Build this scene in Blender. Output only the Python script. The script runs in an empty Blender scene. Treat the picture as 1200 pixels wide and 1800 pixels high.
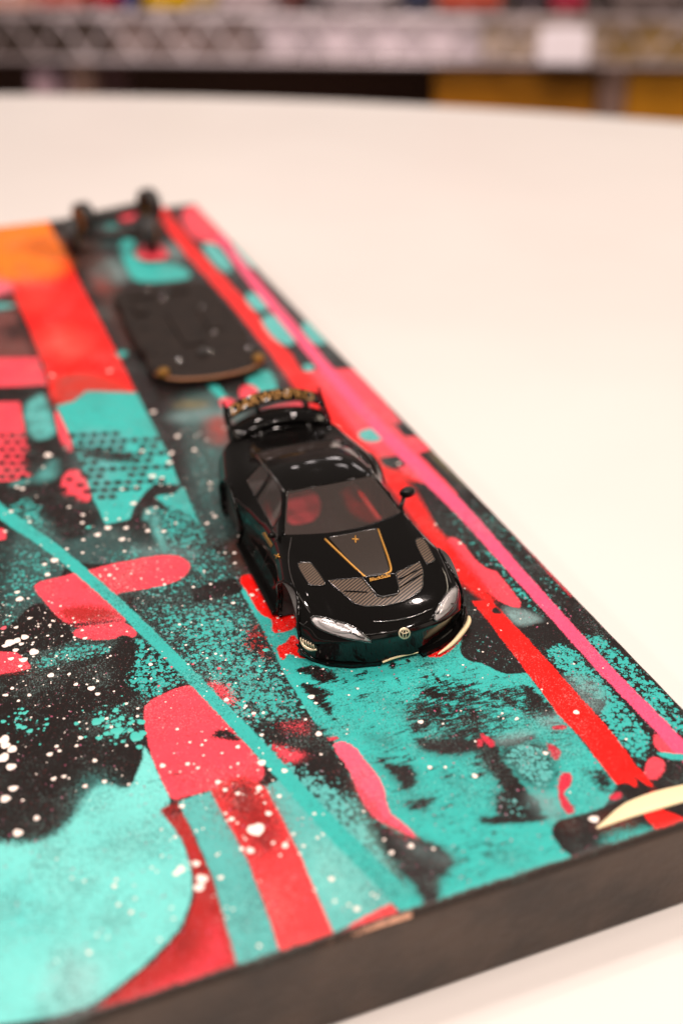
import bpy, bmesh, math, random
import numpy as np
from mathutils import Vector, Matrix
from mathutils.bvhtree import BVHTree

# ------------------------------------------------------------------ camera, world, lamps
TH = 0.018                                   # board thickness; table top is z = 0
F_PX, YAW, PITCH, ROLL = 2080.0, 0.36306624, 0.54351678, 0.01131695
CAM = np.array([0.0, 0.0, 0.12593 + TH])
def cam_axes():
    fwd = np.array([math.sin(YAW)*math.cos(PITCH), math.cos(YAW)*math.cos(PITCH), -math.sin(PITCH)])
    right = np.array([math.cos(YAW), -math.sin(YAW), 0.0]); down = np.cross(fwd, right)
    r = math.cos(ROLL)*right + math.sin(ROLL)*down; d = -math.sin(ROLL)*right + math.cos(ROLL)*down
    return np.array([r, d, fwd])
RC = cam_axes()
scene = bpy.context.scene
COL = scene.collection
cd = bpy.data.cameras.new('camera'); cam = bpy.data.objects.new('camera', cd); COL.objects.link(cam)
cd.sensor_fit = 'VERTICAL'; cd.sensor_height = 36; cd.sensor_width = 24; cd.lens = F_PX/1800*36
cd.clip_start = 0.01; cd.clip_end = 50
mw = Matrix.Identity(4)
for i in range(3):
    mw[i][0] = RC[0][i]; mw[i][1] = -RC[1][i]; mw[i][2] = -RC[2][i]; mw[i][3] = CAM[i]
cam.matrix_world = mw
cd.dof.use_dof = True; cd.dof.focus_distance = 0.2; cd.dof.aperture_fstop = 9.0
scene.camera = cam
wd = bpy.data.worlds.new('World'); scene.world = wd; wd.use_nodes = True
wd.node_tree.nodes['Background'].inputs[0].default_value = (1.0, 0.86, 0.76, 1)
wd.node_tree.nodes['Background'].inputs[1].default_value = 0.17
scene.cycles.max_bounces = 5; scene.cycles.diffuse_bounces = 2; scene.cycles.glossy_bounces = 3; scene.cycles.transparent_max_bounces = 12
vs = scene.view_settings
vs.view_transform = 'Standard'; vs.look = 'None'; vs.exposure = 0.09; vs.use_curve_mapping = False; vs.gamma = 1.0
def lamp(name, loc, size, power, col, target=(0.06, 0.25, 0), size_y=None):
    l = bpy.data.lights.new(name, 'AREA'); l.energy = power; l.color = col
    l.shape = 'RECTANGLE' if size_y else 'DISK'; l.size = size
    if size_y: l.size_y = size_y
    o = bpy.data.objects.new(name, l); COL.objects.link(o); o.location = loc
    o.rotation_euler = (Vector(target)-Vector(loc)).to_track_quat('-Z', 'Y').to_euler()
    return o
WARM = (1.0, 0.845, 0.775)
for lx, ly, lz, pw in ((-.62, -.10, 1.5, 6.2), (-.30, -.42, 1.5, 5.8), (.30, -.50, 1.5, 5.2), (.70, -.12, 1.5, 4.8), (-.80, .62, 1.6, 5.2), (-.10, .75, 1.6, 5.2), (.80, .55, 1.6, 5.8), (-1.05, .20, 1.1, 3.6)):
    lamp('ceiling_lamp', (lx, ly, lz), 0.09, pw*.97, WARM)
for lx, ly, lz in ((1.15, 3.0, 1.15), (.72, 3.1, 1.5), (1.75, 2.7, 1.35), (1.3, 2.9, 1.9)):
    lamp('far_ceiling_lamp', (lx, ly, lz), 0.26, 0.9, (1.0, .88, .86), size_y=0.08)
lamp('linear_lamp', (1.15, 0.10, 0.95), 1.3, 4.0, (1.0, 0.84, 0.64), size_y=0.07)
lamp('linear_lamp', (0.15, -0.75, 1.15), 0.7, 3.0, (1.0, 0.86, 0.74), size_y=0.05)
lamp('shelf_fill_light', (0.43, 0.98, 0.40), 0.25, 2.6, (1.0, 0.88, 0.86), target=(0.57, 1.42, -0.1), size_y=0.06)  # added fill floating out of view, brightens the middle of the shelf front

# ------------------------------------------------------------------ helpers
random.seed(5); rng = np.random.default_rng(7)
def lin(r, g, b):
    f = lambda c: (c/255/12.92) if c/255 <= 0.04045 else ((c/255+0.055)/1.055)**2.4
    return (f(r), f(g), f(b), 1.0)
def px_dirs(uv):
    uv = np.atleast_2d(np.asarray(uv, float))
    return np.c_[(uv[:, 0]-600)/F_PX, (uv[:, 1]-900)/F_PX, np.ones(len(uv))] @ RC
def px_plane(uv, z):
    d = px_dirs(uv); return CAM + d*((z-CAM[2])/d[:, 2])[:, None]
def chaikin(P, n=2, closed=True):
    P = np.asarray(P, float)
    for _ in range(n):
        Q = np.roll(P, -1, 0) if closed else P[1:]
        A = P if closed else P[:-1]
        N = np.empty((2*len(A), P.shape[1])); N[0::2] = .75*A+.25*Q; N[1::2] = .25*A+.75*Q
        if not closed: N = np.vstack([P[:1], N, P[-1:]])
        P = N
    return P
def tag(o, label=None, cat=None, group=None, kind=None):
    if label: o['label'] = label
    if cat: o['category'] = cat
    if group: o['group'] = group
    if kind: o['kind'] = kind
    return o
def empty(name, loc=(0, 0, 0), rz=0.0):
    o = bpy.data.objects.new(name, None); COL.objects.link(o); o.location = loc; o.rotation_euler = (0, 0, rz)
    o.empty_display_size = 0.01
    return o
def mesh_obj(name, V, F, mat, parent=None, smooth=True):
    me = bpy.data.meshes.new(name); me.from_pydata([tuple(map(float, v)) for v in V], [], [tuple(map(int, f)) for f in F])
    me.validate(); me.update()
    if smooth: me.polygons.foreach_set('use_smooth', [True]*len(me.polygons))
    o = bpy.data.objects.new(name, me); COL.objects.link(o)
    if mat: me.materials.append(mat)
    if parent: o.parent = parent
    return o
def bm_obj(name, bm, mat, parent=None, smooth=False):
    me = bpy.data.meshes.new(name); bm.to_mesh(me); bm.free()
    if smooth: me.polygons.foreach_set('use_smooth', [True]*len(me.polygons))
    o = bpy.data.objects.new(name, me); COL.objects.link(o)
    if mat: me.materials.append(mat)
    if parent: o.parent = parent
    return o
def box_bm(x0, x1, y0, y1, z0, z1, bevel=0.0, seg=2):
    bm = bmesh.new(); bmesh.ops.create_cube(bm, size=1)
    for v in bm.verts:
        v.co = (x0+(v.co.x+.5)*(x1-x0), y0+(v.co.y+.5)*(y1-y0), z0+(v.co.z+.5)*(z1-z0))
    if bevel: bmesh.ops.bevel(bm, geom=bm.edges[:], offset=bevel, segments=seg, affect='EDGES', profile=.6)
    return bm
def tube(P, r, n=8, closed=False, cap=True):
    P = [Vector(p) for p in P]; m = len(P); V = []; F = []
    rr = r if hasattr(r, '__len__') else [r]*m
    up = Vector((0, 0, 1))
    for i, p in enumerate(P):
        a = P[(i-1) % m] if (closed or i > 0) else p; b = P[(i+1) % m] if (closed or i < m-1) else p
        t = (b-a).normalized()
        s = t.cross(up)
        if s.length < 1e-4: s = t.cross(Vector((1, 0, 0)))
        s.normalize(); w = s.cross(t)
        for k in range(n):
            an = 2*math.pi*k/n; V.append(p + (s*math.cos(an)+w*math.sin(an))*rr[i])
    for i in range(m if closed else m-1):
        j = (i+1) % m
        for k in range(n): F.append((i*n+k, i*n+(k+1) % n, j*n+(k+1) % n, j*n+k))
    if cap and not closed:
        F.append(tuple(range(n))[::-1]); F.append(tuple((m-1)*n+k for k in range(n)))
    return V, F
def lathe(prof, n=32, axis='x', closed=False):
    V = []; F = []
    for k in range(n):
        a = 2*math.pi*k/n
        for (h, r) in prof:
            V.append((h, r*math.cos(a), r*math.sin(a)) if axis == 'x' else (r*math.cos(a), r*math.sin(a), h))
    m = len(prof)
    for k in range(n):
        j = (k+1) % n
        for i in range(m if closed else m-1):
            i2 = (i+1) % m
            F.append((k*m+i, k*m+i2, j*m+i2, j*m+i))
    return V, F

# ------------------------------------------------------------------ materials
def mat(name, col, rough=.5, metal=0., spec=.5, coat=0., noise=None, bump=None):
    m = bpy.data.materials.new(name); m.use_nodes = True; nt = m.node_tree; b = nt.nodes['Principled BSDF']
    b.inputs['Base Color'].default_value = col; b.inputs['Roughness'].default_value = rough
    b.inputs['Metallic'].default_value = metal; b.inputs['Specular IOR Level'].default_value = spec
    b.inputs['Coat Weight'].default_value = coat; b.inputs['Coat Roughness'].default_value = .04
    if noise or bump:
        tc = nt.nodes.new('ShaderNodeTexCoord')
    if noise:                                   # (scale, other colour, amount)
        n = nt.nodes.new('ShaderNodeTexNoise'); n.inputs['Scale'].default_value = noise[0]; n.inputs['Detail'].default_value = 5
        nt.links.new(tc.outputs['Object'], n.inputs['Vector'])
        r = nt.nodes.new('ShaderNodeMapRange'); r.inputs[1].default_value = .35; r.inputs[2].default_value = .7; r.inputs[4].default_value = noise[2]
        nt.links.new(n.outputs[0], r.inputs[0])
        x = nt.nodes.new('ShaderNodeMix'); x.data_type = 'RGBA'; x.inputs[6].default_value = col; x.inputs[7].default_value = noise[1]
        nt.links.new(r.outputs[0], x.inputs[0]); nt.links.new(x.outputs[2], b.inputs['Base Color'])
    if bump:                                    # (scale, strength, distance)
        n = nt.nodes.new('ShaderNodeTexNoise'); n.inputs['Scale'].default_value = bump[0]; n.inputs['Detail'].default_value = 4
        nt.links.new(tc.outputs['Object'], n.inputs['Vector'])
        bp = nt.nodes.new('ShaderNodeBump'); bp.inputs['Strength'].default_value = bump[1]; bp.inputs['Distance'].default_value = bump[2]
        nt.links.new(n.outputs[0], bp.inputs['Height']); nt.links.new(bp.outputs[0], b.inputs['Normal'])
    return m
M_TABLE = mat('table_laminate', (.80, .765, .735, 1), .42, noise=(9, (.765, .725, .695, 1), 1), bump=(160, .05, .0004))
M_EDGE = mat('board_edge_paint', lin(78, 63, 53), .6, noise=(90, lin(46, 38, 33), 1), bump=(500, .7, .0006))
M_CAR = mat('gloss_black_paint', (.004, .0036, .0034, 1), .06, spec=.27, bump=(420, .22, .00006))
M_INNER = mat('shell_inside_black', (.03, .026, .025, 1), .5)
M_MATTE = mat('matte_black_plastic', (.02, .018, .017, 1), .5, noise=(700, (.03, .026, .024, 1), 1))
M_CHASSIS = mat('chassis_plastic', lin(38, 29, 24), .62, spec=.25, noise=(300, lin(24, 18, 15), 1), bump=(1500, .3, .0002))
M_GOLD = mat('gold_print', lin(205, 150, 70), .38, .55)
M_GOLD2 = mat('dull_gold_print', lin(168, 122, 60), .45, .4)
M_CREAM = mat('cream_reflection', lin(245, 225, 180), .35)  # tone of the reflections built as cream shapes
M_LAMP = mat('headlight_silver', (.90, .87, .87, 1), .2, .45, noise=(700, (.62, .58, .58, 1), .5), bump=(1200, .15, .0002))
M_CHROME = mat('chrome', (.85, .83, .82, 1), .18, 1., bump=(2600, .25, .0001))
M_COPPER = mat('copper_trim', lin(150, 104, 74), .4, .7)
M_RUBBER = mat('tyre_rubber', (.018, .017, .016, 1), .6)
M_RIM = mat('gold_rim', lin(150, 108, 46), .35, .7)
M_WHITE = mat('white_splatter', lin(252, 238, 228), .45)
M_TEALP = mat('teal_splatter', lin(70, 190, 178), .45)
M_PINKP = mat('pink_splatter', lin(225, 90, 105), .45)
M_EMBLEM = mat('emblem_cream', lin(240, 222, 190), .3, .3)
def glass(name, tint, haze, hz=(.10, .085, .08, 1)):
    m = bpy.data.materials.new(name); m.use_nodes = True; nt = m.node_tree; nt.nodes.clear()
    o = nt.nodes.new('ShaderNodeOutputMaterial'); t = nt.nodes.new('ShaderNodeBsdfTransparent'); t.inputs[0].default_value = tint
    g = nt.nodes.new('ShaderNodeBsdfGlossy'); g.inputs['Roughness'].default_value = .05
    d = nt.nodes.new('ShaderNodeBsdfDiffuse'); d.inputs[0].default_value = hz
    fr = nt.nodes.new('ShaderNodeFresnel'); fr.inputs[0].default_value = 1.5
    a = nt.nodes.new('ShaderNodeMixShader'); a.inputs[0].default_value = haze
    b = nt.nodes.new('ShaderNodeMixShader')
    nt.links.new(t.outputs[0], a.inputs[1]); nt.links.new(d.outputs[0], a.inputs[2])
    nt.links.new(fr.outputs[0], b.inputs[0]); nt.links.new(a.outputs[0], b.inputs[1]); nt.links.new(g.outputs[0], b.inputs[2])
    nt.links.new(b.outputs[0], o.inputs[0])
    return m
M_GLASS = glass('smoked_veiled_window', (.95, .90, .88, 1), .13, (.30, .24, .22, 1))  # diffuse mix stands in for the ceiling reflection veiling the glass
M_LENS = glass('clear_lens', (.95, .95, .95, 1), .03, (.8, .8, .8, 1))
M_RESIN = glass('clear_resin', (.93, .92, .90, 1), .02, (.6, .6, .6, 1))
def carbon_mat():
    m = bpy.data.materials.new('carbon_stripe_print'); m.use_nodes = True; nt = m.node_tree; b = nt.nodes['Principled BSDF']
    tc = nt.nodes.new('ShaderNodeTexCoord'); mp = nt.nodes.new('ShaderNodeMapping'); mp.inputs['Rotation'].default_value = (0, 0, math.radians(62))
    w = nt.nodes.new('ShaderNodeTexWave'); w.inputs['Scale'].default_value = 620; w.inputs['Distortion'].default_value = 0.2
    nt.links.new(tc.outputs['Object'], mp.inputs['Vector']); nt.links.new(mp.outputs[0], w.inputs['Vector'])
    r = nt.nodes.new('ShaderNodeValToRGB'); r.color_ramp.elements[0].position = .45; r.color_ramp.elements[1].position = .62
    r.color_ramp.elements[0].color = (.006, .005, .005, 1); r.color_ramp.elements[1].color = lin(112, 94, 78)
    nt.links.new(w.outputs[0], r.inputs[0]); nt.links.new(r.outputs[0], b.inputs['Base Color'])
    b.inputs['Roughness'].default_value = .3
    return m
M_CARBON = carbon_mat()
M_CARBON2 = mat('carbon_panel', lin(48, 38, 31), .36, noise=(5000, lin(34, 27, 22), 1))
M_BEAD = mat('polished_edge', (.006, .0055, .005, 1), .16, spec=1.0, coat=1.0)

# ------------------------------------------------------------------ table
V, F = lathe([(-.03, 0.001), (-.03, 1.085), (-.027, 1.096), (-.015, 1.10), (-.004, 1.097), (0.0, 1.09), (0.0, 0.001)], 180, 'z')
tbl = mesh_obj('display_table', V, F, M_TABLE)
tbl.location = (-.371, -.270, 0)
tag(tbl, 'round cream white table top under the painted board', 'table')

# ------------------------------------------------------------------ painted board
BX0, BX1, BY0, BY1 = -.050, .1032, .0962, .4178
board = empty('painted_board', ((BX0+BX1)/2, (BY0+BY1)/2, 0))
tag(board, 'thick board painted with teal, pink, red and black spray paint, lying on the table', 'painting')
BO = np.array(board.location)
bm = box_bm(BX0-BO[0], BX1-BO[0], BY0-BO[1], BY1-BO[1], 0.0002, TH-.0012, .0006, 2)
core = bm_obj('board_core', bm, M_EDGE, board)

# paint layers, bottom to top: (kind, colour, [shape, ...]); a shape = (outline in photo pixels, level, softness mm, rounded)
# kinds: H brushed / masked edge, S sprayed grain, V cell spatter, M mist
def P(pts, level=1., soft=None, rnd=2): return (pts, level, soft, rnd)
def stroke(pts, wid, level=1., soft=None):
    pts = chaikin(pts, 2, False); n = len(pts); t = np.linspace(0, 1, n)
    w = np.interp(t, np.linspace(0, 1, len(wid)), wid)/2
    d = np.gradient(pts, axis=0); d /= np.linalg.norm(d, axis=1)[:, None]; nn = np.c_[-d[:, 1], d[:, 0]]
    return (np.vstack([pts+nn*w[:, None], (pts-nn*w[:, None])[::-1]]), level, soft, 0)
def blob(x, y, rx, ry, level=1., soft=None, rot=0):
    a = np.linspace(0, 2*math.pi, 14, endpoint=False); k = 1+.18*rng.standard_normal(14)
    c, s = math.cos(rot), math.sin(rot); X = rx*np.cos(a)*k; Y = ry*np.sin(a)*k
    return (np.c_[x+c*X-s*Y, y+s*X+c*Y], level, soft, 2)
K = lin(24, 19, 18); T = lin(54, 177, 170); TP = lin(116, 210, 204); PI = lin(240, 70, 86); RE = lin(240, 18, 10)
DR = lin(168, 34, 32); GR = lin(122, 152, 152); PK = lin(242, 82, 122); OR = lin(255, 128, 26); BR = lin(84, 50, 42)
DT = lin(46, 82, 82); TG = lin(88, 178, 174)
LAYERS = [
 ('M', DT, [P([(0,930),(60,925),(120,870),(200,930),(300,960),(340,960),(330,1010),(150,1010),(0,1120)], .55, 8),
            P([(330,800),(400,760),(420,900),(400,960),(350,900)], .5, 8), P([(300,690),(420,690),(440,740),(310,760)], .55, 8),
            P([(740,850),(800,930),(900,1010),(960,1000),(880,900),(800,840)], .35, 8),
            P([(60,1230),(140,1400),(130,1460),(220,1380),(120,1280)], .35, 12), P([(130,400),(210,390),(215,440),(150,445)], .8, 8)]),
 # teal cell fields
 ('V', T, [P([(0,950),(100,960),(118,1010),(60,1050),(25,1100),(0,1125)], .55, 8),
           P([(200,955),(330,965),(400,955),(425,1015),(440,1060),(330,1062),(240,1045),(180,975)], .50, 6),
           P([(235,1060),(330,1062),(430,1050),(470,1120),(520,1205),(545,1265),(430,1285),(400,1262),(350,1200),(300,1140)], .80, 9),
           P([(360,1150),(440,1160),(520,1205),(540,1260),(440,1275),(400,1240)], .95, 12),
           P([(300,1090),(380,1080),(420,1130),(380,1180),(320,1140)], .9, 12),
           P([(55,1165),(120,1130),(200,1124),(200,1150),(120,1165),(60,1182)], .8, 3),
           P([(235,1110),(255,1120),(330,1190),(320,1203),(250,1238),(238,1215),(212,1190),(232,1165)], .78, 3),
           P([(0,888),(55,868),(85,905),(98,945),(60,938),(20,925)], .72, 5),
           P([(268,898),(300,872),(335,878),(368,942),(360,968),(296,968)], .72, 4),
           P([(100,1010),(125,985),(190,990),(330,965),(320,975),(180,992)], .4, 4)]),
 ('V', T, [P([(830,955),(850,960),(965,1088),(930,1075),(880,1010)], .8, 4), P([(860,960),(930,1010),(1000,1085),(980,1095),(900,1000)], .8, 2),
           P([(890,960),(960,1020),(1000,1060),(1020,1085),(975,1030),(930,985)], .72, 2),
           P([(945,1140),(990,1124),(1052,1186),(1090,1232),(1060,1240),(1010,1205)], .97, 2),
           P([(1060,1225),(1088,1222),(1140,1288),(1146,1312),(1124,1352),(1108,1330),(1050,1258)], .92, 2),
           P([(1000,1100),(1045,1105),(1130,1180),(1215,1268),(1190,1300),(1150,1262),(1085,1185)], .86, 2),
           P([(1040,1130),(1080,1150),(1150,1225),(1215,1268),(1195,1300),(1130,1230)], .66, 2),
           P([(770,880),(830,960),(900,1010),(860,930),(800,870)], .4, 5), P([(800,850),(960,1000),(1010,1068),(960,1030),(850,910)], .5, 3), P([(1190,1260),(1230,1250),(1230,1310),(1200,1300)], .9, 2)]),
 ('M', GR, [P([(880,1065),(912,1068),(962,1090),(915,1102),(895,1090)], .85, 2), P([(985,1186),(1032,1186),(1066,1220),(1062,1240),(1046,1256),(1010,1225)], .7, 3),
            P([(160,470),(200,445),(228,488),(215,498),(170,500)], .9, 6), P([(225,975),(260,955),(345,965),(340,985)], .4, 5),
            P([(280,430),(310,425),(325,455),(300,458)], .8, 6), P([(290,725),(420,712),(430,735),(300,745)], .55, 5)]),
 ('S', lin(84, 120, 118), [P([(0,930),(120,880),(250,960),(430,960),(480,1080),(560,1280),(480,1330),(380,1240),(250,1120),(180,1160),(0,1190)], .36, 6), P([(0,1200),(250,1200),(250,1380),(0,1460)], .2, 6), P([(300,690),(420,680),(440,760),(420,860),(400,980),(350,920),(310,800)], .42, 8), P([(800,1020),(845,1070),(830,1095),(808,1060)], .3, 4)]),
 ('V', T, [P([(320,800),(400,770),(410,880),(395,960),(360,930)], .3, 8)]),
 # far left panel
 ('H', RE, [P([(-420,500),(0,470),(118,452),(136,490),(215,640),(238,690),(150,694),(92,702),(78,640),(45,560),(20,500)], 1, 2, 0)]),
 ('H', OR, [P([(-420,400),(83,388),(117,452),(60,462),(-420,470)], 1, 2, 0)]),
 ('M', OR, [P([(-420,440),(60,430),(112,445),(112,480),(60,500),(-420,490)], 1, 12)]),
 ('S', lin(205, 96, 12), [blob(75, 435, 45, 22, .75, 14)]),
 ('S', lin(190, 50, 38), [P([(85,665),(150,650),(228,675),(235,700),(100,735)], .9, 8)]),
 ('M', lin(255, 100, 85), [blob(110, 605, 34, 28, .7, 16), blob(60, 520, 30, 30, .3, 14)]),
 ('M', lin(250, 112, 130), [P([(-420,478),(14,478),(27,530),(-420,535)], 1, 5)]),
 ('H', TG, [P([(-420,536),(26,529),(27,546),(-420,556)], 1, 3)]),
 ('H', lin(108, 62, 58), [P([(-420,556),(27,546),(56,628),(-420,640)], 1, 4, 0)]),
 ('M', K, [blob(26, 583, 20, 14, 1, 8)]),
 ('H', PI, [P([(-420,640),(68,628),(83,677),(-420,694)], 1, 3, 0), P([(-420,714),(35,706),(50,790),(56,836),(20,846),(-420,856)], 1, 3, 0),
            P([(95,722),(104,722),(133,790),(114,800),(104,765)], 1, 2), P([(113,826),(146,824),(165,880),(135,886),(104,868)], 1, 2)]),
 ('S', K, [P([(45,790),(65,775),(108,772),(128,800),(140,825),(110,830),(100,870),(90,840),(60,845),(40,815)], 1, 4),
           P([(0,850),(50,845),(100,840),(110,865),(165,885),(180,925),(110,960),(80,900),(60,870),(0,890)], .93, 5)]),
 ('M', TG, [P([(40,716),(62,696),(78,690),(100,758),(92,770),(55,776)], 1, 2), P([(60,842),(85,815),(98,805),(101,838),(70,850)], .75, 4),
            P([(18,850),(55,838),(60,846),(25,856)], .6, 3)]),
 ('H', T, [P([(98,713),(130,705),(152,687),(240,690),(296,800),(316,852),(272,850),(258,862),(236,890),(229,912),(186,923),(166,880),(135,790)], 1, 2.5, 0),
           P([(322,850),(335,885),(352,925),(335,905),(270,878),(282,868),(310,870)], 1, 2)]),
 ('M', lin(108, 162, 166), [P([(128,760),(180,755),(230,770),(200,800),(190,870),(170,870),(140,800)], .55, 8)]),
 ('S', K, [P([(135,780),(190,790),(240,795),(245,815),(190,815),(140,800)], .8, 5)]),
 ('M', TG, [stroke([(258,915),(266,892),(278,940),(292,968)], [10, 16, 14, 8], .95, 2)]),
 ('H', K, [(np.array([(x+8*math.cos(a), y+4.4*math.sin(a)) for a in np.linspace(0, 2*math.pi, 10, endpoint=False)]), 1, 1.2, 0)
           for r in range(10) for c in range(12) for x, y in [(128+c*19+(r % 2)*9.5+r*4.6, 766+r*12-c*.8)]
           if y > 762 and x < 245+.55*(y-690)-8 and (x-130) < 190-(abs(y-808)/52)**2*70 and (hash((r, c)) % 11) > 1] +
          [(np.array([(x+7.5*math.cos(a), y+4*math.sin(a)) for a in np.linspace(0, 2*math.pi, 10, endpoint=False)]), 1, 1.2, 0)
           for r in range(7) for c in range(4) for x, y in [(4+c*18+(r % 2)*9, 766+r*12)] if x < 58] +
          [(np.array([(x+7.5*math.cos(a), y+4*math.sin(a)) for a in np.linspace(0, 2*math.pi, 10, endpoint=False)]), 1, 1.2, 0)
           for x, y in [(122,843),(141,853),(153,865),(128,874),(148,834),(112,860)]]),
 # mid left
 ('H', K, [P([(105,1010),(125,988),(185,993),(240,983),(200,1000),(110,1014)], 1, 3), P([(65,1050),(95,1078),(125,1105),(136,1124),(70,1146),(35,1152),(0,1142),(-20,1125),(10,1108)], 1, 3),
           P([(195,1045),(242,1040),(232,1070),(262,1075),(225,1085)], .9, 4)]),
 ('H', PI, [P([(53,1026),(110,1013),(180,995),(262,978),(305,974),(332,984),(335,1003),(316,1020),(268,1034),(195,1044),(212,1075),(228,1096),(160,1103),(118,1100),(80,1060)], 1, 2),
            P([(124,1108),(170,1097),(218,1090),(250,1119),(205,1124),(136,1124)], 1, 2), P([(-420,1155),(20,1142),(44,1155),(62,1186),(-420,1208)], 1, 3),
            P([(250,1241),(282,1221),(320,1206),(345,1204),(400,1272),(462,1338),(466,1376),(400,1384),(330,1398),(303,1410),(284,1375),(266,1330),(256,1288)], 1, 2.5),
            P([(-420,930),(0,925),(12,935),(10,955),(-420,980)], 1, 3)]),
 ('S', DR, [P([(88,1070),(150,1060),(200,1068),(218,1088),(130,1104)], .8, 5), P([(-420,1185),(60,1178),(62,1190),(-420,1210)], .5, 4)]),
 ('S', K, [P([(110,1092),(160,1094),(214,1086),(216,1092),(130,1106)], .75, 2)]),
 ('S', PI, [P([(356,1200),(378,1194),(405,1205),(420,1240),(395,1240)], .75, 4), P([(380,1230),(430,1240),(450,1270),(420,1262)], .3, 5)]),
 # lower left
 ('H', TP, [P([(-420,1380),(60,1380),(200,1330),(250,1300),(268,1335),(286,1378),(303,1410),(286,1420),(318,1470),(338,1530),(338,1575),(318,1632),(270,1682),(205,1738),(120,1790),(-420,1850)], 1, 4)]),
 ('M', lin(84, 190, 186), [blob(25, 1600, 60, 50, .75, 14), blob(290, 1480, 40, 30, .45, 14), blob(200, 1470, 50, 20, .35, 14), blob(150, 1590, 60, 30, .3, 16)]),
 ('M', lin(200, 200, 205), [blob(130, 1730, 18, 40, .45, 10)]),
 ('H', K, [P([(334,1036),(375,1024),(414,1016),(428,1040),(380,1052),(342,1060)], 1, 1.5, 0),
           P([(-420,1215),(60,1188),(130,1163),(200,1148),(200,1124),(216,1114),(238,1124),(240,1150),(232,1176),(213,1190),(238,1218),(252,1250),(255,1318),(242,1358),(226,1387),(190,1372),(150,1372),(100,1395),(60,1435),(-420,1440)], 1, 3)]),
 ('S', K, [P([(-420,1380),(120,1345),(235,1345),(228,1390),(190,1378),(158,1392),(132,1440),(85,1478),(20,1484),(-420,1476)], 1.0, 5)]),
 ('S', K, [P([(366,1296),(392,1276),(425,1298),(420,1304),(392,1299)], 1, 2), P([(428,1284),(520,1266),(552,1268),(560,1335),(540,1345),(505,1318),(470,1310)], .95, 5)]),
 ('S', PI, [P([(470,1306),(505,1314),(548,1328),(500,1348)], .85, 4), P([(480,1270),(545,1260),(550,1295),(505,1290)], .5, 6)]),
 ('V', T, [P([(160,1243),(235,1236),(255,1268),(250,1303),(178,1304)], .42, 6), P([(0,1250),(75,1252),(80,1290),(10,1300)], .26, 8), P([(0,1165),(140,1110),(60,1060)], .06, 8)]),
 ('S', TG, [P([(125,1385),(160,1350),(205,1362),(226,1390),(180,1430),(120,1455)], .5, 9)]),
 ('H', DR, [P([(282,1424),(316,1407),(346,1482),(374,1542),(402,1642),(420,1706),(300,1760),(120,1815),(210,1740),(275,1686),(322,1634),(342,1578),(340,1530),(322,1478)], 1, 3, 0)]),
 ('S', K, [blob(328, 1655, 28, 30, .6, 12), P([(282,1424),(316,1407),(325,1430),(300,1440)], .8, 6)]),
 ('S', lin(225, 60, 75), [P([(372,1600),(400,1640),(420,1706),(240,1770),(150,1790),(260,1740),(360,1680)], .75, 8)]),
 ('H', TG, [P([(312,1410),(345,1398),(376,1388),(432,1502),(478,1625),(494,1680),(420,1706),(402,1642),(374,1542),(344,1470)], 1, 3, 0),
            P([(462,1384),(500,1365),(560,1420),(712,1590),(596,1634),(586,1646),(520,1492)], 1, 3, 0)]),
 ('V', TG, [P([(380,1240),(440,1280),(520,1350),(620,1390),(680,1500),(740,1600),(700,1590),(560,1430),(460,1330)], .96, 6)]),
 ('M', lin(150, 225, 215), [P([(560,1480),(650,1560),(600,1610),(550,1520)], .5, 14), P([(620,1400),(670,1480),(700,1560),(640,1480)], .4, 10)]),
 ('H', lin(238, 62, 66), [P([(370,1390),(392,1374),(430,1364),(466,1384),(522,1492),(588,1646),(494,1682),(478,1625),(432,1502)], 1, 3, 0),
            P([(594,1640),(640,1612),(692,1586),(712,1606),(600,1648)], 1, 2, 0)]),
 ('S', lin(140, 24, 22), [P([(372,1392),(430,1364),(466,1384),(505,1455),(490,1500),(440,1510)], .9, 12)]),
 ('S', K, [P([(385,1384),(430,1362),(462,1380),(455,1395),(400,1400)], .55, 5), P([(685,1585),(700,1584),(716,1602),(700,1606)], .9, 2)]),
 # beneath / behind the car
 ('M', BR, [P([(100,395),(160,400),(200,470),(240,560),(235,640),(160,500)], .7, 6), P([(385,950),(440,950),(445,1015),(420,1012)], .7, 4)]),
 ('M', lin(150, 60, 52), [P([(360,735),(400,730),(405,780),(370,780)], .85, 6), P([(160,480),(185,490),(200,510),(170,520)], .5, 6)]),
 ('M', lin(120, 104, 60), [P([(305,706),(360,702),(370,716),(310,720)], .7, 4)]),
 ('H', T, [P([(205,424),(238,418),(236,446),(252,464),(300,460),(336,478),(332,492),(240,498),(224,478)], 1, 3), P([(428,668),(452,652),(476,650),(492,690),(456,694)], 1, 4),
           P([(356,672),(376,670),(402,698),(396,712)], .9, 4), P([(185,395),(205,392),(206,412),(186,416)], 1, 4), P([(200,618),(225,612),(228,625),(205,632)], .7, 4)]),
 ('H', PI, [P([(234,444),(268,420),(300,445),(288,457),(246,456)], 1, 4), P([(416,682),(446,674),(464,702),(430,718)], 1, 4), P([(380,700),(410,700),(424,722),(402,730)], 1, 4),
            P([(205,375),(240,368),(240,385),(215,390)], .9, 4), P([(440,728),(520,704),(560,715),(450,760),(410,770)], 1, 4),
            P([(498,862),(552,860),(566,885),(558,912),(535,922),(500,922)], 1, 3)]),
 ('S', RE, [P([(596,852),(648,842),(662,885),(680,915),(640,920),(612,895)], 1, 4), P([(450,850),(470,870),(490,940),(470,920)], .7, 4)]),
 # car surroundings
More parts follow.
